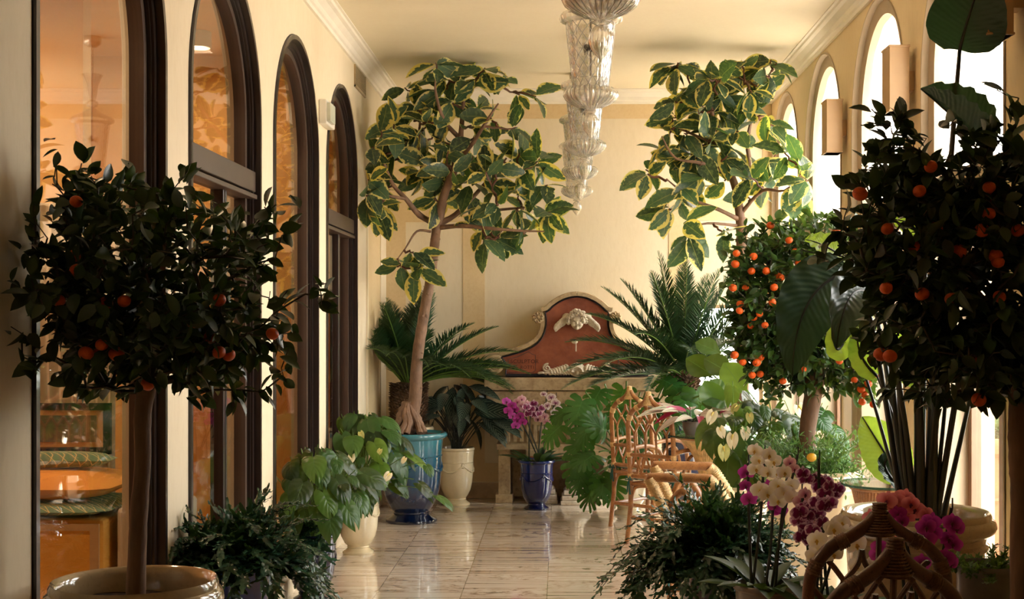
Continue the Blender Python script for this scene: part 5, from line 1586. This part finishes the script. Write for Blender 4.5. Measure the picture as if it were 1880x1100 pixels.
flute_baluster(FCX-.27, 11.27, .85)
m = MB(); m.box(FCX-.42, FCX+.42, 11.14, YB-.02, fz(838), fz(826)); m.box(FCX-.54, FCX+.54, YB-.06, YB-.02, 0.02, fz(830)); m.build('under_frame', M_FT, t, smooth=False, bevel=.005)
# pediment outline, left half, in metres from the centre line (x<0)
half_in = [(1059,545),(1046,547),(1030,553),(1016,562),(1008,570),(1001,574),(1003,590),(1001,606),(995,620),(985,632),(968,642),(945,650),(920,656),(927,664),(930,674),(928,688)]
L_ = [Vector((fx(x), 0, fz(y))) for x, y in half_in]
def mirror(l): return [Vector((2*FCX-p.x, p.y, p.z)) for p in reversed(l)]
outl = L_[::-1]+mirror(L_)[::-1][1:] if False else L_+[Vector((2*FCX-p.x, 0, p.z)) for p in L_[::-1][:-1]]
m = MB(); nn = len(outl)
m.add([(p.x, yf, p.z) for p in outl]+[(p.x, YB-.05, p.z) for p in outl], [tuple(range(nn)), tuple(range(2*nn-1, nn-1, -1))]+[(i, (i+1) % nn, nn+(i+1) % nn, nn+i) for i in range(nn)])
m.build('marble_panel', M_REDM, t, smooth=False)
m = MB()
lp = smooth_path([Vector((p.x, yf-.004, p.z)) for p in L_[:6]], 3); rp = smooth_path([Vector((p.x, yf-.004, p.z)) for p in L_[5:13]], 3)
for path in (lp, rp, [Vector((p.x, yf-.004, p.z)) for p in L_[12:]]):
    for mir in (0, 1):
        q = [Vector((2*FCX-p.x, p.y, p.z)) for p in path] if mir else path
        m.tube(q, .010, 6, flat=.6)
m.box(fx(928), 2*FCX-fx(928), yf-.008, yf, fz(691), fz(686))
m.build('slate_inlay', M_SLATE, t)
# stone coping: rectangle swept along the curve
def sweep_rect(mb, pts, w0, w1, y0, y1, side=1):
    v = []; n = len(pts)
    for i, p in enumerate(pts):
        tg_ = (pts[min(n-1, i+1)]-pts[max(0, i-1)]).normalized(); nrm = Vector((-tg_.z, 0, tg_.x))*side
        for (w, y) in ((w0,y0),(w1,y0),(w1+.006,y0+.015),(w1+.006,y0+.03),(w1-.004,y0+.04),(w1-.004,y1),(w0,y1)): v.append((p.x+nrm.x*w, y, p.z+nrm.z*w))
    f = [(i*7+k, i*7+(k+1) % 7, (i+1)*7+(k+1) % 7, (i+1)*7+k) for i in range(n-1) for k in range(7)]
    f += [tuple(range(7)), tuple(range((n-1)*7+6, (n-1)*7-1, -1))]
    mb.add(v, f)
m = MB()
top = smooth_path([Vector((fx(x),0,fz(y))) for x, y in [(1059,544),(1044,546),(1029,552),(1015,561),(1005,570),(995,573)]], 4)
low = smooth_path([Vector((fx(x),0,fz(y))) for x, y in [(999,576),(1001,590),(999,606),(993,619),(983,630),(966,640),(943,648),(918,654)]], 4)
for path in (top, low):
    for mir in (0, 1):
        q = [Vector((2*FCX-p.x, 0, p.z)) for p in path] if mir else path
        sweep_rect(m, q, .004, .034, yf-.035, YB-.02, -1 if not mir else 1)
m.build('coping', M_FT, t, smooth=False)
def spiral(cx, cz, r, turns, y, mir, tr, start=0, mb=None):
    pts, rr = [], []
    n = int(turns*22)
    for i in range(n+1):
        u = i/n; a = start+u*turns*2*PI; q = r*(1-.86*u)
        x = cx+q*math.cos(a)*(-1 if mir else 1); pts.append(Vector((x, y-.02*u, cz+q*math.sin(a)))); rr.append(tr*(1-.5*u))
    mb.tube(pts, rr, 8)
for mir in (0, 1):
    sx = (lambda x: 2*FCX-x) if mir else (lambda x: x)
    m = MB(); cx, cz = sx(fx(909)), fz(670)
    m.lathe([(0,-.03),(.066,-.03),(.072,0),(.066,.20),(0,.20)], 32, (0,0,0))
    m.v = [(cx+v[0], yf+.005+v[2], cz+v[1]) for v in m.v]
    spiral(cx, cz, .070, 2.3, yf-.035, mir, .016, .9, m)
    m.ball((cx, yf-.05, cz), .02, 10, 8)
    m.build('volute', M_FT, t)
    m = MB(); cx, cz = sx(fx(988)), fz(583)
    for q in range(9):
        a = q*2*PI/9; m.tube([(cx+.012*math.cos(a), yf-.05, cz+.012*math.sin(a)), (cx+.034*math.cos(a+.35), yf-.055, cz+.034*math.sin(a+.35)), (cx+.046*math.cos(a+.9), yf-.03, cz+.046*math.sin(a+.9))], [.006,.011,.008], 6)
    m.ball((cx, yf-.055, cz), .013, 8, 6); m.lathe([(0,0),(.044,0),(.044,.12),(0,.12)], 20, (0,0,0)); k0 = len(m.v)-80
    m.v[k0:] = [(cx+v[0], yf-.045+v[2], cz+v[1]) for v in m.v[k0:]]
    m.build('flower_boss', M_FT, t)
    # engraved cartouche
    m = MB(); pl_ = [(933,684),(933,660),(950,655),(970,646),(976,650),(983,652),(983,680),(978,684)]
    m.tube([(sx(fx(x)), yf-.001, fz(y)) for x, y in pl_], .0022, 5, closed=True); m.build('cartouche_border', M_SLATE, t)
# lettering cut in the left cartouche
M_CUT = simple('cut lettering', srgb(84,40,30), .7)
for txt, px, py, sz in (('SCULPTOR', 937, 667, .044), ('DIS  ROTTI', 937, 677, .036)):
    cu = bpy.data.curves.new('inscription', 'FONT'); cu.body = txt; cu.size = sz; cu.extrude = .0015; cu.space_character = 1.1
    tmp = bpy.data.objects.new('inscription', cu); C.objects.link(tmp); bpy.context.view_layer.update()
    me = bpy.data.meshes.new_from_object(tmp.evaluated_get(bpy.context.evaluated_depsgraph_get())); bpy.data.objects.remove(tmp); bpy.data.curves.remove(cu)
    me.materials.clear(); me.materials.append(M_CUT)
    o = bpy.data.objects.new('inscription', me); C.objects.link(o); o.parent = t
    o.location = Vector((fx(px), yf-.002, fz(py)))-parent_world(t); o.rotation_euler = (PI/2, 0, 0); o['label'] = 'worn lettering cut into the red marble'
# shell and acanthus ornament
m = MB(); cx, cz = fx(1059), fz(688)
for q in range(11):
    a = PI*(.08+.84*q/10); m.tube([(cx+.012*math.cos(a), yf-.03, cz+.018+.01*math.sin(a)), (cx+.045*math.cos(a), yf-.06, cz+.02+.045*math.sin(a)), (cx+.075*math.cos(a), yf-.035, cz+.02+.072*math.sin(a))], [.004,.009,.012], 8)
m.ball((cx, yf-.04, cz+.018), .016, 10, 6); m.ball((cx, yf-.015, cz+.03), .06, 16, 8, sc=(1,.35,.8))
m.build('scallop_shell', M_STONEL, t)
m = MB()
for s in (-1, 1):
    for q in range(7):
        x0 = cx+s*(.07+.022*q); h = .075-.007*q
        m.tube(smooth_path([(x0-s*.03, yf-.02, cz+.004), (x0, yf-.05, cz+h*.5), (x0-s*.0+s*.012, yf-.045, cz+h), (x0+s*.03, yf-.03, cz+h*1.05)], 4), [.010]*4+[.013]*4+[.010]*4+[.004], 8)
    for q in range(4):
        x0 = cx+s*(.10+.05*q); m.tube(smooth_path([(x0, yf-.02, cz+.005), (x0+s*.03, yf-.05, cz+.018), (x0+s*.07, yf-.04, cz+.012)], 4), [.008]*4+[.010]*4+[.004], 8)
    spiral(cx+s*.245, cz+.055, .034, 1.6, yf-.03, s > 0, .010, 1.2, m)
    spiral(cx+s*.215, cz+.020, .024, 1.5, yf-.035, s > 0, .009, 1.2, m)
m.build('acanthus_leaves', M_STONEL, t)
# winged putto head
cx, cz = fx(1059), fz(590)
m = MB(); m.ball((cx, yf-.06, cz), .062, 24, 18, sc=(.88,.85,1.1))
m.ball((cx-.026, yf-.095, cz-.022), .022, 10, 8); m.ball((cx+.026, yf-.095, cz-.022), .022, 10, 8)     # cheeks
m.ball((cx, yf-.115, cz-.012), .010, 10, 8, sc=(.8,1,1.4)); m.ball((cx, yf-.108, cz-.036), .010, 10, 6, sc=(1.3,.7,.5)); m.ball((cx, yf-.10, cz-.056), .014, 8, 6)
for s in (-1, 1): m.ball((cx+s*.022, yf-.105, cz+.008), .009, 10, 6, sc=(1.2,.6,.8)); m.ball((cx+s*.056, yf-.06, cz-.006), .014, 8, 6, sc=(.5,.8,1.2))
m.build('cherub_head', M_STONEL, t)
m = MB()
for q in range(46):
    a = PI*R.uniform(-.12, 1.12); rr = R.uniform(.045, .078); y_ = yf-.05-R.uniform(0, .05)
    c_ = Vector((cx+rr*math.cos(a)*1.0, y_, cz+.012+rr*math.sin(a))); spn = [c_+Vector((.014*math.cos(b)*(1-b/14), -.012*b/6, .014*math.sin(b)*(1-b/14))) for b in [i*.7 for i in range(12)]]
    m.tube(spn, .0065, 6)
m.build('cherub_hair', M_STONEL, t)
for s in (-1, 1):
    m = MB()
    for row in range(4):
        for q in range(7-row):
            u = q/6; x = cx+s*(.075+.10*u+.012*row); z = cz+.045-.085*u**1.3-.024*row
            rot = Matrix.Rotation(s*(-.9+.5*u), 3, 'Y')
            m.ball((x, yf-.03-.012*(3-row), z), .03, 10, 6, sc=(.42,.30,1.0), rot=rot)
    m.ball((cx+s*.085, yf-.03, cz+.035), .04, 12, 8, sc=(.9,.6,.8))
    m.build('cherub_wing', M_STONEL, t)
m = MB(); m.ball((fx(1055), yf-.02, fz(628)), .02, 10, 8, sc=(1.3,.6,.8)); m.tube([(fx(1056), yf-.02, fz(628)), (fx(1057), yf-.06, fz(632)), (fx(1057), yf-.06, fz(645))], .005, 8); m.build('water_spout', M_STONEL, t)

# ================================================================ RATTAN CHAIRS
def wrap(m, pts, r, turns=7, tr=.0022, mat=0):
    """cane strand wound round a straight piece from pts[0] to pts[1]"""
    a, b = Vector(pts[0]), Vector(pts[1]); t_ = (b-a).normalized(); u = t_.orthogonal().normalized(); w = t_.cross(u)
    m.tube([a, b], r+.0012, 10, mat=mat)
    for k in range(turns):
        c = a+(b-a)*((k+.5)/turns); m.tube([c+(u*math.cos(q)+w*math.sin(q))*(r+.0012) for q in [i*PI/5 for i in range(10)]], tr, 5, closed=True, mat=mat)
def tall_chair(name, label, x, y, rz, dark=False, hh=1.02, group=None):
    """front of the chair is +y in its own space"""
    W, WM = (M_RATDK, M_WRAPDK) if dark else (M_RATTAN, M_WRAP)
    t = thing(name, label, 'chair', (0,0,0), 0, group)
    hw = .185; sz = .42; r = .0155
    lean = lambda z: -.045*max(0, (z-sz))/.6           # back leans to -y
    bx0 = lambda z: Vector((0, lean(z), z))
    # ogee back frame
    def back_pt(x_, z_): return Vector((x_, lean(z_), z_))
    shape = [(hw,.40),(hw+.002,.60),(hw,.78),(hw-.012,.85),(hw-.055,.905),(.075,.935),(.032,.965),(.010,hh-.03)]
    pr = smooth_path([back_pt(a, b) for a, b in shape], 5); plft = [Vector((-p.x, p.y, p.z)) for p in pr]
    m = MB(); m.tube(pr, r*1.1, 10); m.tube(plft, r*1.1, 10); m.tube([back_pt(-hw,.60), back_pt(hw,.60)], r*.9, 8); m.tube([back_pt(-hw,.455), back_pt(hw,.455)], r*.9, 8)
    m.build('back_frame', W, t)
    m = MB(); f = [back_pt(0, z) for z in (.940,.952,.965,.98,.995,hh,hh+.004)]
    m.tube(f, [.040,.032,.024,.020,.019,.016,.008], 14); 
    for k in range(12):
        u = k/11; z = .945+(hh-.945)*u; rr = .024*(1-u)**2.2+.0175
        m.tube([back_pt(0, z)+Vector((rr*math.cos(q), rr*math.sin(q), 0)) for q in [i*PI/6 for i in range(12)]], .0028, 5, closed=True)
    m.build('finial_wrapping', WM, t)
    for s in (-1, 1):
        m = MB()
        for (xa, za, xb, zb) in ((.085,.928,.112,.915),(.162,.87,.176,.835)):
            wrap(m, [back_pt(s*xa, za), back_pt(s*xb, zb)], r*1.2, 5)
        m.build('shoulder_binding', WM, t)
    # gothic tracery
    m = MB(); rt = .0078
    cols = [-.135,-.045,.045,.135]
    zt = lambda x_: .90-.55*abs(x_)**1.15
    for c_ in cols: m.tube(smooth_path([back_pt(c_, .60), back_pt(c_, .70), back_pt(c_, .745)], 3), rt, 7)
    edges = [-hw,-.09,0,.09,hw]
    for c_ in cols:
        for s in (-1, 1):
            e = c_+s*.045 if abs(c_+s*.045) < .15 else c_+s*.05
            m.tube(smooth_path([back_pt(c_, .735), back_pt(c_+s*.012, .765), back_pt(e, .815)], 4), rt, 7)
            if abs(e) < .15:
                e2 = e+s*.045
                if abs(e2) < .17: m.tube(smooth_path([back_pt(e, .815), back_pt(e+s*.035, .86), back_pt(e+s*.045, zt(e2)+.015)], 4), rt, 7)
    m.tube([back_pt(0, .94), back_pt(0, .815)], rt, 7)
    for c_ in (-.135,-.045,.045,.135):                      # lower tier between the two rails
        for s in (-1, 1): m.tube(smooth_path([back_pt(c_, .60), back_pt(c_+s*.02, .54), back_pt(c_+s*.04, .50), back_pt(c_+s*.045, .46)], 4), rt, 7)
    m.build('gothic_tracery', W, t)
    m = MB()
    for e in (-.09, 0, .09): m.ball(back_pt(e, .815), .011, 8, 6)
    for s in (-1, 1): wrap(m, [back_pt(s*hw, .585), back_pt(s*hw, .615)], r*1.15, 5); wrap(m, [back_pt(s*hw, .44), back_pt(s*hw, .47)], r*1.15, 5)
    m.build('cane_bindings', WM, t)
    # legs
    dp = .40
    for (lx, ly) in ((-hw,0),(hw,0),(-hw-.01,dp),(hw+.01,dp)):
        m = MB(); m.tube([Vector((lx*1.05, ly+(-.03 if ly == 0 else .01), 0)), Vector((lx, ly, .25)), Vector((lx, ly, .43))], r*1.1, 10); m.build('leg', W, t)
    m = MB(); zs = .40
    for z in (zs, .17): 
        for a, b in (((-hw,0),(hw,0)),((-hw,dp),(hw,dp)),((-hw,0),(-hw,dp)),((hw,0),(hw,dp))): m.tube([Vector((a[0],a[1],z)), Vector((b[0],b[1],z))], r*.85, 8)
    for a, b in (((-hw,0),(hw,0)),((hw,0),(hw,dp)),((-hw,0),(-hw,dp)),((-hw,dp),(hw,dp))):
        A, B = Vector((a[0],a[1],.22)), Vector((b[0],b[1],.22)); up = Vector((0,0,.15))
        m.tube(smooth_path([A, A+(B-A)*.06+up*.8, A+(B-A)*.2+up*1.1, A+(B-A)*.8+up*1.1, A+(B-A)*.94+up*.8, B], 4), r*.6, 7)
    m.build('seat_frame_and_stretchers', W, t)
    m = MB(); mb = soft_box(-hw+.01, hw-.01, .01, dp+.01, .415, .465, n=10); mb.build('cushion', M_CUSH, t, rel=(0,0,0))
    m = MB()
    for z in (.432,.448): m.tube([(-hw+.01,.01,z),(hw-.01,.01,z),(hw-.01,dp+.01,z),(-hw+.01,dp+.01,z)], .0025, 5, closed=True)
    m.build('cushion_piping', M_PIPE, t)
    for s in (-1, 1):
        m = MB(); k = back_pt(s*hw, .43)+Vector((0,-.018,0))
        for a in (-.9, .9): m.tube([k, k+Vector((.02*math.sin(a), -.012, .022)), k+Vector((.035*math.sin(a), -.008, -.002)), k], .004, 5)
        m.tube([k, k+Vector((.006,-.006,-.05)), k+Vector((.012,-.004,-.10))], [.004,.005,.006], 5); m.tube([k, k+Vector((-.008,-.006,-.04)), k+Vector((-.012,-.004,-.085))], [.004,.005,.006], 5)
        m.build('ribbon_bow', M_PIPE, t)
    for s in (-1, 1):
        m = MB(); m.tube(smooth_path([back_pt(s*hw, .625), Vector((s*(hw+.015), .10, .64)), Vector((s*(hw+.03), .24, .635)), Vector((s*(hw+.02), .34, .60)), Vector((s*(hw+.01), .38, .50)), Vector((s*hw, dp, .41))], 5), r, 9)
        m.tube(smooth_path([Vector((s*hw, .06, .42)), Vector((s*(hw+.01), .12, .56)), Vector((s*(hw+.01), .19, .60)), Vector((s*(hw+.01), .26, .56)), Vector((s*hw, .32, .42))], 4), r*.7, 8)
        m.build('armrest', W, t)
    t.location = (x, y, 0); t.rotation_euler = (0,0,rz)
    return t
GR = 'rattan chairs with pointed backs'
c1 = tall_chair('rattan_chair', 'honey rattan chair with gothic back, in front of its twin by the glass table', PX(1198,9.1), 9.1, -.72, False, 1.03, GR)
c2 = copy_tree(c1); c2['label'] = 'honey rattan chair with gothic back, behind its twin nearest the monstera'; c2.location = (PX(1163,9.85), 9.85, 0); c2.rotation_euler = (0,0,-.75)
c3 = tall_chair('rattan_chair', 'dark rattan chair whose wrapped point stands before the pink orchids', PX(1606,3.62), 3.62, .06, True, 1.02, GR)
c4 = copy_tree(c3); c4['label'] = 'dark rattan chair nearest the viewer, lower wrapped point at the bottom edge'; c4.location = (PX(1624,3.04), 3.04, 0); c4.rotation_euler = (0,0,.30)

# low armchair behind the fern
t = thing('rattan_armchair', 'low honey rattan armchair with cane-wrapped arms behind the dark fern', 'armchair', (.56, 6.35, 0))
x0, x1 = .40, .70; ya, yb_ = 6.1, 6.62; zA = .80; r = .021
for yy, dx in ((ya, 0), (yb_, .06)):
    zz = zA
    m = MB(); m.tube(smooth_path([Vector((x0+dx-.004, yy, zz-.005)), Vector((x0+dx+.01, yy, zz)), Vector((x1+dx-.05, yy, zz-.005)), Vector((x1+dx-.03, yy, zz-.01))], 4), r, 12)
    m.tube(smooth_path([Vector((x0+dx+.09, yy, .50)), Vector((x0+dx+.085, yy, .62)), Vector((x0+dx+.105, yy, .70)), Vector((x0+dx+.145, yy, .735)), Vector((x0+dx+.185, yy, .70)), Vector((x0+dx+.225, yy, .62)), Vector((x0+dx+.24, yy, .50))], 5), r*.8, 10)
    m.build('arm_rail', M_RATTAN, t)
    for (a, b, cc) in ((Vector((x0+dx-.004, yy, zz-.005)), Vector((x0+dx+.03, yy, zz-.08)), Vector((x0+dx+.085, yy, zz-.19))), (Vector((x1+dx-.04, yy, zz-.01)), Vector((x1+dx+.0, yy, zz-.05)), Vector((x1+dx+.09, yy, zz-.19)))):
        m = MB(); pts = smooth_path([a, b, cc], 10); m.tube(pts, r*1.15, 12)
        for i in range(0, len(pts), 1):
            p = pts[i]; tg_ = (pts[min(len(pts)-1, i+1)]-pts[max(0, i-1)]).normalized(); u = tg_.cross(Vector((0,1,0))).normalized()
            m.tube([p+(u*math.cos(q)+Vector((0,1,0))*math.sin(q))*r*1.2 for q in [j*PI/5 for j in range(10)]], .003, 5, closed=True)
        m.build('cane_wrapping', M_WRAP, t)
for (lx, ly) in ((x0+.09, ya), (x1+.14, ya), (x0+.15, yb_), (x1+.18, yb_)):
    m = MB(); m.tube([Vector((lx-.01, ly, 0)), Vector((lx, ly, .3)), Vector((lx, ly, zA-.17))], .015, 10); m.build('leg', M_RATTAN, t)
m = MB()
for z in (.33, .30): m.tube([(x0+.09,ya,z),(x1+.14,ya,z),(x1+.18,yb_,z),(x0+.15,yb_,z)], .013, 8, closed=True)
m.tube([(x0+.09,ya,.12),(x1+.14,ya,.12),(x1+.18,yb_,.12),(x0+.15,yb_,.12)], .011, 8, closed=True)
m.tube(smooth_path([Vector((x1+.14, ya, zA-.17)), Vector((x1+.24, (ya+yb_)/2, zA-.15)), Vector((x1+.18, yb_, zA-.17))], 6), .015, 8)
m.build('seat_rails', M_RATTAN, t)
soft_box(x0+.10, x1+.13, ya+.02, yb_-.02, .345, .41).build('cushion', M_CUSH, t)
m = MB(); m.tube([(x0+.10,ya+.02,.365),(x1+.13,ya+.02,.365),(x1+.13,yb_-.02,.365),(x0+.10,yb_-.02,.365)], .003, 5, closed=True); m.build('cushion_piping', M_PIPE, t)
m = MB(); k = Vector((x0+.085, ya-.018, .37))
for a in (-.9, .9): m.tube([k, k+Vector((.03*math.sin(a), -.012, .025)), k+Vector((.045*math.sin(a), -.008, -.006)), k], .005, 5)
m.tube([k, k+Vector((-.012,-.006,-.09))], [.004,.008], 5); m.build('ribbon_bow', M_PIPE, t)

# ================================================================ GLASS TABLES
def glass_table(label, x, y, rr, zt=.75, wm=None):
    t = thing('glass_table', label, 'table', (x, y, 0), 0, 'round glass tables on wicker bases')
    m = MB(); m.lathe([(0,zt-.012),(rr-.004,zt-.012),(rr-.004,zt),(0,zt)], 64, (x,y,0)); m.build('glass_top', M_TABLEGL, t)
    m = MB(); m.lathe([(rr-.004,zt-.012),(rr,zt-.009),(rr,zt-.003),(rr-.004,zt)], 64, (x,y,0)); m.build('glass_edge', M_EDGE, t)
    m = MB()
    for k in range(64):
        a = 2*PI*k/64
        pts = smooth_path([Vector((x+.16*math.cos(a), y+.16*math.sin(a), .0)), Vector((x+.12*math.cos(a+.2), y+.12*math.sin(a+.2), .2)), Vector((x+.085*math.cos(a+.4), y+.085*math.sin(a+.4), .40)), Vector((x+.13*math.cos(a+.6), y+.13*math.sin(a+.6), .60)), Vector((x+min(.24,rr-.06)*math.cos(a+.75), y+min(.24,rr-.06)*math.sin(a+.75), zt-.016))], 3)
        m.tube(pts, .0085, 5)
    m.build('wicker_base', wm or M_WRAP, t)
    for z, q in ((.02,.165),(.40,.095),(zt-.022,min(.245,rr-.055))):
        m = MB(); m.tube([(x+q*math.cos(a), y+q*math.sin(a), z) for a in [i*PI/20 for i in range(40)]], .011, 8, closed=True)
        m.build('binding_ring', M_RATTAN, t)
    return t
glass_table('round glass table on a flared wicker base beside the two honey rattan chairs', 1.02, 9.08, .33)
glass_table('round glass table on a wicker base by the right wall, behind the big cream pot', PX(1625,6.45), 6.42, .22, .74, M_RATTAN)
# pink-leaved plant on the table
t = thing('striped_pink_plant', 'white and magenta striped leaf plant standing on the far glass table', 'potted plant', (.87, 8.98, .75))
pot(t, M_LEAD, .09, .075, .05, .07, 'cyl', z0=.751, segs=32)
tg = [Vector((.87+.10*math.cos(a), 8.96+.08*math.sin(a), .86+.05*R.random())) for a in [i*.42 for i in range(15)]]
stem_plant(t, (.87, 8.98, .82), tg[::2], LEAF_LANCE, M_MAGL, .22, .003, M_STEM, hang=-.5, spread=.02, ws=.8, face=(0,-.5,0), name='magenta_leaves')
stem_plant(t, (.87, 8.98, .82), tg, LEAF_LANCE, M_TRI, .24, .003, M_STEM, hang=-.25, spread=.02, ws=1.1, face=(0,-.5,0))

# ================================================================ OUTDOORS, seen through the glazed doors
t = thing('terracotta_jar', 'large terracotta jar on the terrace seen through the nearest glazed door', 'jar', (2.62, 7.9, 0))
m = MB(); m.lathe([(0,-.02),(.20,-.02),(.22,.02),(.30,.25),(.35,.5),(.36,.66),(.33,.74),(.37,.76),(.38,.80),(.36,.84),(.32,.84),(.30,.78),(0,.78)], 64, (2.62,7.9,0)); m.build('jar', M_TERRA, t)
m = MB(); garland(m, (2.62,7.9), .352, .58, 4, .08, .012, .2); m.build('garland', M_TERRA, t)
pl = [(Vector((2.62,7.9,.8))+rv(.1)+Vector((0,0,.12)), rv()+Vector((0,0,.6)), rv()+Vector((0,0,1)), R.uniform(.08,.14), 1) for _ in range(220)]
leaf_field('foliage', LEAF_CIT, M_HEDGE, pl, t)
t = thing('clipped_hedge', 'leafy green hedge beyond the terrace seen through the door glass', 'hedge', (5.2, 12, 0))
pl = [(Vector((4.6+R.uniform(0,.9)+.35*math.sin(y_*1.7), y_, R.uniform(0,1)**.8*(1.25+.25*math.sin(y_*2.3)))), rv()+Vector((-.4,0,.2)), rv()+Vector((0,0,1)), R.uniform(.10,.18), 1) for y_ in [R.uniform(8,26) for _ in range(7000)]]
leaf_field('foliage', LEAF_CIT, M_HEDGE, pl, t)
m = MB()
for k in range(24): m.tube([(4.95+R.uniform(-.1,.1), 8.3+k*.75, -.02), (4.95+R.uniform(-.2,.2), 8.3+k*.75+R.uniform(-.2,.2), .9)], [.03,.012], 6)
m.build('woody_stems', M_BARK, t)
